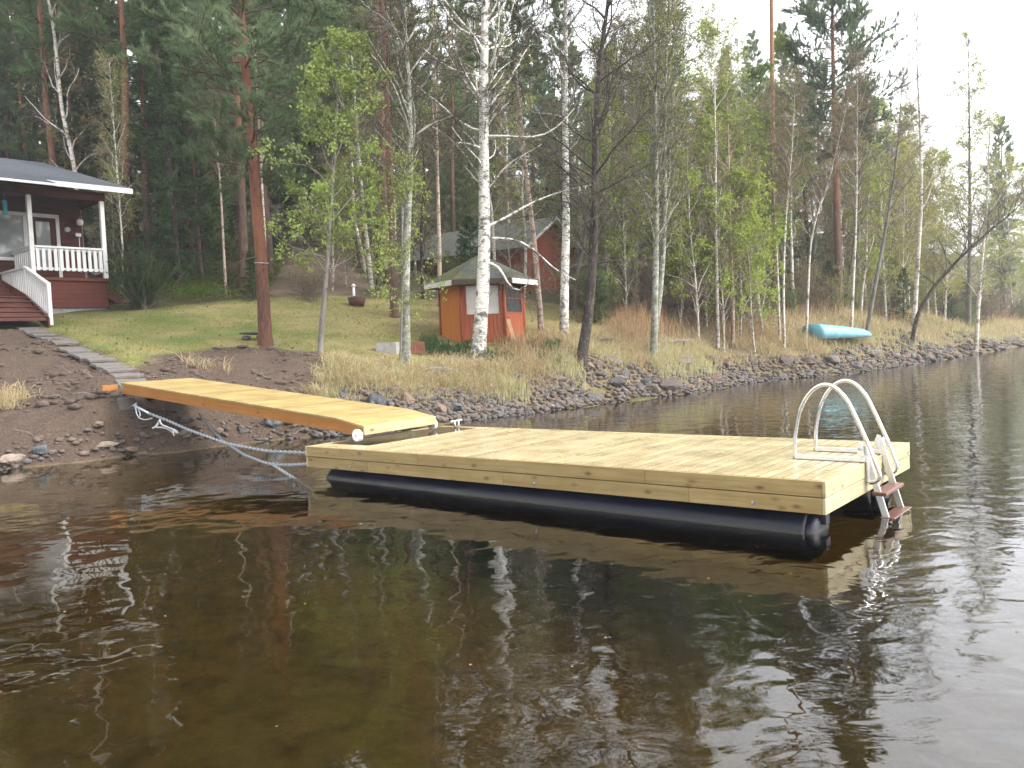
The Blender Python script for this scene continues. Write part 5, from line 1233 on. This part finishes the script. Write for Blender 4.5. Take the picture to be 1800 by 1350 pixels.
for s, (h, spd, ln_, bk) in enumerate([(12, 2.6, 2, 'bark_dark'), (10, 2.3, 3, 'bark_grey'), (13, 2.4, 2, 'bark_grey')]):
    wd, tw, lf = broad(R_(500 + s), trunk_path(R_(510 + s), h, (R_(s + 5).normal(0, .08), 0), .05), .095, crown0=.12, nbr=40, spread=spd, ang=(.4, 1.1), lift=.06, subs=8, twigs=6, twig_L=.45, leaf_n=ln_ * 2, leaf_size=.055, keep=.7, tw_r=.006)
    keep('alder', plant('alder_tree', 'x', 'alder', (0, 0, -50), [('trunk', wd, M[bk]), ('twigs', tw, M['twig']), ('crown', lf, M['leaf_bud' if s != 1 else 'leaf_green'])]))
for s, (h, wv, lf_, ln_, kp, tm) in enumerate([(2.6, 2.0, 'leaf_bud', 3, .6, 'twig'), (3.4, 2.2, 'leaf_birch', 4, .8, 'twig_red'), (2.0, 1.8, 'leaf_green', 5, .9, 'twig'), (3.0, 2.4, 'leaf_bud', 2, .4, 'twig_red')]):
    tw, lf = bush(R_(600 + s), h, wv, 14, 9, 8, ln_, .055, .4, .35, .0055, kp)
    keep('shrub', plant('shrub', 'x', 'shrub', (0, 0, -50), [('stems', tw, M[tm]), ('foliage', lf, M[lf_])]))
for s in range(2):
    wd, n_ = spruce(R_(700 + s), trunk_path(R_(710 + s), 3.0), .04, 1.0, 22, 9, .09, .016)
    keep('young', plant('young_spruce', 'x', 'young spruce', (0, 0, -50), [('trunk', wd, M['bark_dark']), ('crown', n_, M['spruce_needle'])]))
wd, tw, lf = broad(R_(450), trunk_path(R_(451), 13, (0, 0), .03), .09, crown0=.15, nbr=36, spread=2.9, ang=(.4, 1.1), lift=.05, subs=8, twigs=6, twig_L=.5, twig_droop=-.1, leaf_n=8, leaf_size=.09, tw_r=.005, gap=-.3)
keep('haze', plant('birch_tree', 'x', 'birch', (0, 0, -50), [('trunk', wd, M['birch_far']), ('twigs', tw, M['twig_red']), ('crown', lf, M['leaf_haze'])]))
wd, tw, lf = broad(R_(460), trunk_path(R_(461), 7, (0, 0), .03), .045, crown0=.08, nbr=34, spread=1.7, ang=(.4, 1.1), lift=.05, subs=7, twigs=6, twig_L=.4, leaf_n=6, leaf_size=.1, tw_r=.004, gap=.5)
keep('sap', plant('birch_sapling', 'x', 'sapling', (0, 0, -50), [('trunk', wd, M['birch_far']), ('twigs', tw, M['twig_red']), ('crown', lf, M['leaf_birch'])]))
used = {}
rg = R_(77)
LAB = {('pine', 0): ('tall dark green pine in the dense wood behind the cottage', 'pines of the wood behind the cottage'),
       ('pine', 1): ('tall green pine in the wood behind the red cabin', 'pines of the wood behind the red cabin'),
       ('pine', 2): ('dark pine far back in the wood behind the boat', 'pines of the wood behind the boat'),
       ('spruce', 0): ('dark pointed spruce among the pines behind the cottage', 'spruces behind the cottage'), ('spruce', 1): ('dark pointed spruce in the wood behind the red cabin', 'spruces behind the red cabin'), ('spruce', 2): ('dark pointed spruce in the wood behind the boat', 'spruces behind the boat'),
       ('birch', 0): ('slender pale birch among the pines behind the cottage', 'birches behind the cottage'), ('birch', 1): ('slender pale birch in the wood behind the red cabin', 'birches behind the red cabin'), ('birch', 2): ('slender young birch deep in the wood behind the boat', 'birches of the wood behind the boat'),
       ('alder', 0): ('bare twiggy alder among the pines behind the cottage', 'alders behind the cottage'), ('alder', 1): ('bare twiggy alder in the wood round the red cabin', 'alders round the red cabin'), ('alder', 2): ('bare twiggy alder in the brown thicket behind the boat', 'alders behind the boat'),
       ('shrub', 0): ('low twiggy shrub on the wooded slope behind the cottage', 'shrubs on the slope behind the cottage'), ('shrub', 1): ('low twiggy shrub at the wood edge by the red cabin', 'shrubs by the red cabin'), ('shrub', 2): ('leggy brown shrub at the wood edge behind the dry grass', 'shrubs behind the dry grass'),
       ('young', 0): ('young dark spruce on the wooded slope behind the cottage', 'young spruces on the slope'), ('young', 1): ('young dark spruce at the wood edge by the red cabin', 'young spruces by the red cabin'), ('young', 2): ('young dark spruce in the undergrowth behind the boat', 'young spruces behind the boat')}
def put(kind, x, y, zone, sc=1., pick=None):
    L = proto[kind]; k = rg.integers(len(L)) if pick is None else pick
    src = L[k]; key = (kind, k)
    o = src if key not in used else copy_tree(src); used[key] = 1
    o.location = (x, y, g1(x, y) - .05); o.rotation_euler = (rg.normal(0, .025), rg.normal(0, .025), rg.uniform(0, 6.28)); s = sc * rg.uniform(.85, 1.18); o.scale = (s * rg.uniform(.92, 1.1), s * rg.uniform(.92, 1.1), s)
    lab, grp = LAB[(kind, zone)]; tag(o, lab, None, grp); return o
LAB.update({('haze', 2): ('birch with a pale yellow-green leaf haze at the far right shore', 'yellow-green birches of the far right shore'), ('sap', 2): ('fresh yellow-green birch sapling beside the plank table', 'yellow-green saplings beside the plank table'),
            ('sap', 0): ('fresh green birch sapling at the back of the lawn', 'green saplings at the back of the lawn')})
placed = []
def free(x, y, r):
    for a, b, q in placed:
        if (a - x) ** 2 + (b - y) ** 2 < (min(r, q)) ** 2: return False
    placed.append((x, y, r)); return True
HMi = HM.inverted(); 
def blocked(x, y):
    p = HMi @ Vector((x, y, 0)); 
    if -10.5 < p.x < 2.0 and -4 < p.y < 16: return True
    c, s = math.cos(ca), math.sin(ca); dx, dy = x - CB.x, y - CB.y; lx, ly = dx * c + dy * s, -dx * s + dy * c
    if -3.8 < lx < 3.6 and -3.2 < ly < LC + 1: return True
    px = 900 + x / y * F_PX
    if 700 < px < 1020 and y < 40: return True      # the open view to the cabin
    if in_poly(np.array([x]), np.array([y]), DIRT)[0]: return True
    return False
def zone_of(px): return 0 if px < 600 else (1 if px < 1060 else 2)
def scatter(n, dmin, dmax, pxa, pxb, kinds, rmin, scf, sdmin=4.):
    got = 0; tries = 0
    while got < n and tries < n * 60:
        tries += 1
        d = dmin + (dmax - dmin) * rg.random() ** .8; px = rg.uniform(pxa, pxb); x = (px - 900) / F_PX * d; y = d
        if blocked(x, y) or shore_d(x, y)[0] < sdmin: continue
        if not free(x, y, rmin): continue
        k = kinds[rg.integers(len(kinds))]; put(k, x, y, zone_of(px), scf * rg.uniform(.9, 1.1)); got += 1
for px, d, sc in ((1195, 31.5, .9), (1228, 30.5, 1.0), (1240, 33, 1.15), (1272, 31, .95), (1300, 32.5, 1.1), (1325, 31.5, .9), (1338, 34, 1.15), (1100, 31, .8), (1120, 32.5, 1.0)):
    p_ = atd(px, 560, d); put('sap', p_[0], p_[1], 2, sc); placed.append((p_[0], p_[1], .8))
for kind, px, d, sc, pk in (('alder', 745, 33, .75, 0), ('alder', 905, 31, .5, 2), ('alder', 1000, 33, .6, 0), ('alder', 1010, 31.5, .7, 1), ('young', 832, 29.5, 1.15, 0), ('birch', 872, 35, .8, 2), ('birch', 925, 36, .85, 0)):
    p_ = atd(px, 540, d); put(kind, p_[0], p_[1], 1, sc, pk)
for px, d, sc in ((585, 33, .8), (610, 35, .9), (660, 34.5, .8), (205, 33.5, .9)):
    p_ = atd(px, 520, d); put('sap', p_[0], p_[1], 0, sc)
for px, d, sc in ((1660, 55, 1.0), (1690, 48, .9), (1730, 52, 1.05), (1765, 58, 1.1), (1790, 62, 1.1), (1812, 70, 1.2), (1840, 66, 1.1), (1870, 74, 1.2), (1780, 80, 1.3), (1905, 82, 1.3)):
    p_ = atd(px, 560, d)
    if shore_d(p_[0], p_[1])[0] > 1.5: put('haze', p_[0], p_[1], 2, sc)
scatter(34, 31.5, 44, -220, 500, ['pine'] * 7 + ['spruce', 'birch'], 1.7, 1.0)
scatter(58, 42, 80, -260, 640, ['pine'] * 7 + ['spruce', 'birch'], 1.8, 1.08)
scatter(16, 34, 46, 560, 760, ['pine', 'pine', 'birch', 'birch', 'alder'], 1.7, .95)
scatter(52, 44, 82, 600, 1080, ['pine', 'pine', 'pine', 'birch', 'birch', 'spruce', 'alder'], 1.9, .95)
scatter(30, 29, 42, 1070, 1480, ['birch', 'birch', 'birch', 'alder'], 1.4, .95, 5.)
scatter(34, 37, 60, 1480, 2050, ['alder', 'haze', 'birch', 'haze'], 1.5, .85, 4.)
scatter(74, 42, 90, 1060, 2080, ['alder', 'alder', 'birch', 'birch', 'birch', 'pine', 'pine', 'pine', 'spruce'], 1.8, .98, 6.)
scatter(30, 60, 105, 380, 1100, ['pine', 'pine', 'spruce'], 2.0, 1.0, 6.)
scatter(16, 80, 120, 1100, 2200, ['pine', 'birch', 'spruce'], 3.0, .9, 6.)
scatter(30, 52, 90, -150, 1000, ['young', 'shrub'], 1.2, 1.3, 6.)
scatter(26, 29.5, 50, -150, 600, ['shrub', 'shrub', 'young'], .9, .5)
scatter(18, 33, 55, 560, 1060, ['shrub', 'shrub', 'young'], 1.0, .8)
scatter(74, 27.5, 50, 1040, 1700, ['shrub'] * 9 + ['young'], .8, .85, 3.6)
scatter(34, 40, 80, 1550, 2150, ['shrub'] * 6 + ['young'], 1.0, 1.0, 3.2)
for kind, L in proto.items():                       # drop a kind that found no place
    for k, o in enumerate(L):
        if (kind, k) not in used:
            for ch in list(o.children): bpy.data.objects.remove(ch)
            bpy.data.objects.remove(o)

# ------------------------------------------------------------------ grass, reeds, undergrowth
def shore_pts(n, px_range, off, jitter=.0, pw=1.):
    """points inland of the waterline: n points with picture columns px_range (denser near), offset range off"""
    xs = SH[:, 0] / np.maximum(SH[:, 1], 1) * F_PX + 900
    ok = np.where((xs > px_range[0]) & (xs < px_range[1]) & (SH[:, 1] > 5))[0]
    wgt = 1 / np.maximum(SH[ok, 1], 10) ** pw; wgt /= wgt.sum(); i = rg.choice(ok, n, p=wgt)
    o = off[0] + (off[1] - off[0]) * rg.random(n)
    return SH[i] + SHN[i] * o[:, None] + SHT[i] * rg.uniform(-.2, .2, n)[:, None], o
def tussocks(C_, per, rad, h, wd, lean, droop):
    N = len(C_); q = np.repeat(C_, per, 0) + rg.normal(0, rad, (N * per, 2)); hh = np.repeat(h, per) * rg.uniform(.45, 1.15, N * per)
    ok = shore_d(q[:, 0], q[:, 1]) > .15
    return blades(rg, q[ok], hh[ok], wd, lean, droop)
def keep_out(P, polys):
    m = np.ones(len(P), bool)
    for pl in polys: m &= ~in_poly(P[:, 0], P[:, 1], pl)
    return P[m]
MUDX = MUD
def patchy(P, s, thr): return P[np.array([mnoise.noise(Vector((a * s, b * s, 11.))) for a, b in P]) > thr]
dg = MB()
P, o = shore_pts(1500, (560, 1010), (.6, 3.4)); P = patchy(keep_out(P, [MUD, LAWN]), .9, -.12)
V, F = tussocks(P, 24, .12, rg.uniform(.14, .42, len(P)), .013, .55, .5); dg.add(V, F)
P, o = shore_pts(2600, (880, 1500), (.75, 6.0)); P = patchy(keep_out(P, [LAWN]), .6, -.25)
V, F = tussocks(P, 20, .16, rg.uniform(.25, .65, len(P)), .015, .45, .45); dg.add(V, F)
P, o = shore_pts(2400, (1480, 2100), (1.0, 8.0), pw=.6); V, F = tussocks(P, 16, .25, rg.uniform(.4, .9, len(P)), .026, .3, .3); dg.add(V, F)
P = np.array([gp(px + rg.normal(0, 14), py, d)[:2] for px, py, d in [(20, 715, 16.4)] * 16 + [(10, 745, 15.8)] * 9 + [(560, 690, 18.3)] * 12 + [(355, 652, 18.7)] * 6])
V, F = tussocks(P, 26, .12, rg.uniform(.25, .5, len(P)), .012, .5, .5); dg.add(V, F)
tag(dg.build('dry_grass', M['dry_grass']), kind='stuff')
rr_ = MB()
P, o = shore_pts(1500, (930, 1460), (2.2, 6.0)); P = patchy(keep_out(P, [LAWN]), .35, -.1); V, F = tussocks(P, 12, .2, rg.uniform(.5, 1.05, len(P)), .012, .2, .12); rr_.add(V, F)
P, o = shore_pts(700, (1440, 2050), (3.5, 9.0), pw=.6); V, F = tussocks(P, 12, .3, rg.uniform(.6, 1.2, len(P)), .02, .16, .1); rr_.add(V, F)
tag(rr_.build('dry_reeds', M['dry_reed']), kind='stuff')
gsh = MB()
P, o = shore_pts(900, (900, 1330), (.45, 1.8)); P = patchy(P, .6, -.05); V, F = tussocks(P, 16, .14, rg.uniform(.25, .5, len(P)), .014, .18, .12); gsh.add(V, F)
P, o = shore_pts(120, (600, 950), (.6, 2.6)); V, F = tussocks(P, 14, .12, rg.uniform(.2, .45, len(P)), .013, .3, .2); gsh.add(V, F)
P, o = shore_pts(900, (1520, 2000), (.6, 3.0), pw=.6); V, F = tussocks(P, 12, .22, rg.uniform(.3, .55, len(P)), .024, .2, .15); gsh.add(V, F)
tag(gsh.build('green_shoots', M['green_shoot']), kind='stuff')
# short lawn blades
lx = np.array(LAWN); N = 52000
q = np.c_[rg.uniform(lx[:, 0].min(), lx[:, 0].max(), N), rg.uniform(lx[:, 1].min(), lx[:, 1].max(), N)]; q = q[in_poly(q[:, 0], q[:, 1], LAWN)]
q = q[(np.abs(q[:, 0] - HC.x) > 1.3) | (np.abs(q[:, 1] - HC.y) > 1.3)]
pn = np.array([mnoise.noise(Vector((a * .45, b * .45, 21.))) + .35 * mnoise.noise(Vector((a * 2., b * 2., 8.))) - (a + 5) * .03 for a, b in q]) + rg.normal(0, .12, len(q))
qa, qb = q[pn > -.02], q[pn < -.1][::2]
V, F = blades(rg, qa, rg.uniform(.03, .1, len(qa)), .014, .5, .3, -.01); tag(MB().add(V, F).build('lawn_grass', M['lawn_blade']), kind='stuff')
V, F = blades(rg, qb, rg.uniform(.03, .08, len(qb)), .014, .8, .5, -.01); tag(MB().add(V, F).build('withered_lawn_grass', M['straw_blade']), kind='stuff')
ll = q[rg.integers(len(q), size=800)]; ll = ll + rg.normal(0, .5, ll.shape); V, F = leaves(rg, np.c_[ll, gz(ll[:, 0], ll[:, 1]) + .03], .07, .1, 2.); tag(MB().add(V, F).build('fallen_leaves', M['litter']), kind='stuff')
# bilberry undergrowth on the slope and at the wood's edge
def carpet(n, pxa, pxb, da, db, h, size, sdmin=3.5, thr=-.15, s=.5):
    d = da + (db - da) * rg.random(n); px = rg.uniform(pxa, pxb, n); P = np.c_[(px - 900) / F_PX * d, d]
    P = keep_out(P, [LAWN, DIRT, MUD]); P = patchy(P, s, thr); P = P[shore_d(P[:, 0], P[:, 1]) > sdmin]
    P = np.array([p for p in P if not blocked_house(p[0], p[1])])
    z = gz(P[:, 0], P[:, 1]); hm = h * (.4 + .6 * np.array([mnoise.noise(Vector((a * .9, b * .9, 3.))) * .5 + .5 for a, b in P])) ** 1.5
    return leaves(rg, np.c_[P, z + hm * rg.random(len(P)) ** .7], size, .2, .6)
def blocked_house(x, y):
    p = HMi @ Vector((x, y, 0))
    if -10 < p.x < .6 and -3 < p.y < 15: return True
    c, s = math.cos(ca), math.sin(ca); dx, dy = x - CB.x, y - CB.y; lx_, ly_ = dx * c + dy * s, -dx * s + dy * c
    return -2.6 < lx_ < 2.6 and -2.4 < ly_ < LC
ug = MB()
ug.add(*carpet(42000, 190, 560, 28.5, 42, .75, .07)); ug.add(*carpet(26000, -150, 1060, 36, 70, .8, .11)); ug.add(*carpet(26000, 1000, 2050, 29, 60, .9, .09, 4.5))
tag(ug.build('bilberry_undergrowth', M['undergrowth']), kind='stuff')
V, F = carpet(30000, 950, 2000, 27, 55, 1.5, .06, 3.8, -.35); tag(MB().add(V, F).build('brown_undergrowth', M['leaf_bud']), kind='stuff')
# heather and spruce twigs round the foot of the big birch
hb = MB(); q = np.array([gp(px, 622, d)[:2] for px, d in zip(rg.uniform(740, 985, 2400), rg.uniform(22.9, 25.2, 2400))]); q = q[(np.hypot(q[:, 0] - HC.x, q[:, 1] - HC.y) > 1.45)]
q = patchy(q, .9, -.1); z = gz(q[:, 0], q[:, 1]); V, F = needles(rg, np.c_[q, z + rg.uniform(0, .22, len(q))], rg.normal(0, .5, (len(q), 3)) + np.array([0, 0, .5]), 9, .13, .016); hb.add(V, F)
tag(hb.build('heather', M['spruce_needle']), kind='stuff')

# ------------------------------------------------------------------ stones of the shore
RK = [rock(R_(900 + k), 3, (.55, .7, .8, .6)[k % 4], .16) for k in range(8)]
RME = {}
def rock_mesh(k, mi):
    if (k, mi) not in RME:
        o = MB().add(RK[k][0], RK[k][1], False).build('stone', M['stone'][mi]); RME[(k, mi)] = o.data; bpy.data.objects.remove(o)
    return RME[(k, mi)]
def stone(x, y, s, k, data, label='rounded grey-brown stone in the stony strip along the water', group='stones of the stony shore', sink=.3, z=None):
    o = link('stone', data); sz = s / 2; o.scale = (sz * rg.uniform(.85, 1.25), sz * rg.uniform(.8, 1.1), sz * rg.uniform(.75, 1.1)); o.rotation_euler = (rg.normal(0, .18), rg.normal(0, .18), rg.uniform(0, 6.28))
    zz = g1(x, y) if z is None else z; o.location = (x, y, zz + sz * (.55 - sink)); return tag(o, label, 'stone', group)
def boulder(px, py, d, s, mat, label, k, sc=(1, 1, 1), dz=0.):
    p = gp(px, py, d); o = MB().add(RK[k][0] * np.array(sc), RK[k][1], False).build('boulder' if s > .45 else 'stone', M[mat], None, loc=(p.x, p.y, p.z + s * .12 + dz)); o.scale = (s / 2,) * 3; o.rotation_euler = (0, 0, k * 1.3); return tag(o, label, 'boulder' if s > .45 else 'stone')
boulder(661, 706, 18.3, .66, 'stone_dark', 'big dark rounded boulder peeking over the middle of the gangway', 1, (1.05, .9, 1.1), .05)
boulder(607, 700, 18.5, .42, 'stone_dark', 'smaller dark stone left of the big dark boulder', 2, (.7, .8, 1.2))
boulder(716, 715, 19.0, .5, 'stone_tan', 'brown stone just right of the big dark boulder', 3, (.9, .8, 1.1))
boulder(911, 683, 21.9, .42, 'stone_blue', 'flat dark blue-grey stone among the green shoots', 0, (1.1, .8, .8), .1)
boulder(800, 716, 19.6, .46, 'stone_blue', 'blue-grey flat-topped stone at the water beyond the gangway end', 4, (1.1, .8, .8))
boulder(755, 713, 19.5, .26, 'stone_pale', 'small pale pinkish stone near the gangway end', 5)
boulder(775, 725, 19.2, .34, 'stone_tan', 'tan stone at the waterline near the gangway end', 6)
boulder(1088, 697, 23.9, .4, 'stone_tan', 'pale tan slab-shaped stone on the waterline among the green shoots', 7, (1.3, .8, .7))
boulder(1120, 694, 24.2, .3, 'stone_tan', 'russet stone next to the wide brown shore stone', 2)
boulder(1147, 690, 24.4, .62, 'stone', 'wide flat brown stone at the waterline', 3, (1.5, .8, .7)) if False else None
boulder(22, 818, 14.15, .42, 'stone_pale', 'pale flat stone at the waterline on the far left of the mud bank', 1, (1.3, .8, .7))
boulder(75, 817, 14.45, .36, 'stone_blue', 'blue-grey stone at the foot of the mud bank', 2, (1.2, .8, .75))
boulder(188, 806, 15.1, .34, 'stone_pale', 'pale pinkish long stone at the foot of the mud bank', 3, (1.5, .8, .6))
boulder(176, 792, 15.35, .24, 'stone_tan', 'small tan stone on the mud just above the pale long one', 4)
boulder(327, 787, 15.95, .25, 'stone_pale', 'light cream stone at the water under the gangway', 5, (1.1, .8, .9))
boulder(228, 730, 15.3, .3, 'stone_tan', 'flat tan stone in the mud by the anchor rod', 6, (1.2, .8, .6))
boulder(248, 748, 15.2, .3, 'stone_tan', 'brown stone in the mud below the anchor rod', 7, (1.2, .8, .6))
boulder(22, 735, 16.1, .2, 'stone_pale', 'small pale stone half buried in the mud by the dry tuft', 0)
boulder(425, 735, 17.5, .8, 'stone_tan', 'large brown rock in the bank under the gangway', 0, (1, .8, .8), -.05)
boulder(480, 752, 17.2, .5, 'stone_blue', 'grey rock at the bank foot under the gangway', 1)
# the 250 largest loose stones as things, the small stuff as one mass
cand = []
P, o = shore_pts(110, (560, 1010), (-.1, 1.0)); cand += [(p[0], p[1], min(.45, .12 + .07 * rg.exponential())) for p in P]
P, o = shore_pts(240, (1010, 1600), (-.15, 1.1)); cand += [(p[0], p[1], min(.75, .15 + .12 * rg.exponential())) for p in P]
P, o = shore_pts(40, (1600, 1850), (-.15, 1.2), pw=.3); cand += [(p[0], p[1], rg.uniform(.35, .6)) for p in P]
P, o = shore_pts(18, (-20, 560), (-.1, .4)); cand += [(p[0], p[1], rg.uniform(.1, .24)) for p in P]
cand.sort(key=lambda c_: -c_[2] / c_[1]); spots = []
for x, y, s_ in cand:
    if len(spots) >= 270: break
    if any((a - x) ** 2 + (b - y) ** 2 < ((s_ + c_) * .3) ** 2 for a, b, c_ in spots): continue
    spots.append((x, y, s_)); k = rg.integers(8); mi = rg.integers(7); stone(x, y, s_, k, rock_mesh(k, mi), *(('small brown-grey stone at the foot of the mud bank', 'stones at the foot of the mud bank') if shore_d(x, y)[0] < 1 and x / y * F_PX + 900 < 560 else ()))
gm = [MB() for _ in range(3)]
small = [(P_, .7, 1.0) for P_ in (shore_pts(1500, (560, 1020), (-.25, .95))[0], shore_pts(2700, (1000, 1650), (-.3, 1.15))[0])] + [(shore_pts(900, (1600, 2100), (-.3, 1.6), pw=.3)[0], 1.7, 2.2), (shore_pts(150, (-60, 560), (-.2, .35))[0], .5, .8)]
import bmesh as _b
low = [rock(R_(950 + k), 1, .65, .1) for k in range(6)]
for P, a, b in small:
    for q in P:
        V, F = low[rg.integers(6)]; s_ = rg.uniform(.05, .14) * rg.uniform(a, b); an = rg.uniform(0, 6.28); c, s = math.cos(an), math.sin(an)
        W = V * s_ * np.array([rg.uniform(.9, 1.4), 1, 1]); W = np.c_[W[:, 0] * c - W[:, 1] * s, W[:, 0] * s + W[:, 1] * c, W[:, 2]]
        gm[rg.integers(3)].add(W + np.array([q[0], q[1], g1(q[0], q[1]) + s_ * .3]), F, True)
for k, m_ in enumerate(gm): tag(m_.build('shore_gravel', M['stone'][(0, 1, 4)[k]]), kind='stuff')

# clods and torn roots on the dug bank
mp = np.array(MUD); q = np.c_[rg.uniform(-16, -2.5, 4200), rg.uniform(14, 23, 4200)]; q = q[in_poly(q[:, 0], q[:, 1], MUD)]; q = q[shore_d(q[:, 0], q[:, 1]) > .15]; q = patchy(q, .7, -.1); cm = MB()
for p in q[:1100]:
    V, F = low[rg.integers(6)]; s_ = min(.16, .03 + .03 * rg.exponential()); cm.add(V * s_ * np.array([1.1, 1, .8]) + np.array([p[0], p[1], g1(*p) + s_ * .15]), F, True)
tag(cm.build('soil_clods', M['mud_clod']), kind='stuff')
rm_ = MB(); q2 = q[rg.integers(len(q), size=170)]; d0 = np.c_[rg.normal(0, 1, (170, 2)), rg.normal(.1, .25, 170)]; B = grow(rg, np.c_[q2, gz(q2[:, 0], q2[:, 1]) + .02], d0, rg.uniform(.12, .5, 170), 5, .25, -.06); V, F = tubes(B, np.linspace(.008, .003, 6)[None] * np.ones((170, 1)), 4); rm_.add(V, F)
tag(rm_.build('roots_and_twigs', M['old_wood']), kind='stuff')

# ------------------------------------------------------------------ thin haze over the lake, added to lift the dark wood
hz = MB().box((-450, -60, -4.2), (640, 640, 60)).build('haze', None); hz['kind'] = 'stuff'
t = NT('lifting_haze'); pv = t.n('ShaderNodeVolumePrincipled'); pv.inputs['Color'].default_value = (.93, .95, 1, 1); pv.inputs['Density'].default_value = .0008; pv.inputs['Anisotropy'].default_value = .2
t.l(pv.outputs[0], t.out.inputs['Volume']); hz.data.materials.append(t.m)

# bits of leaf and pollen floating on the lake
q = np.c_[rg.uniform(-6, 8, 110), rg.uniform(2.6, 18, 110)]; q = q[shore_d(q[:, 0], q[:, 1]) < -.4]
V, F = leaves(rg, np.c_[q, np.full(len(q), .004)], .022, .02, 40.); tag(MB().add(V, F).build('floating_debris', M['litter']), kind='stuff')
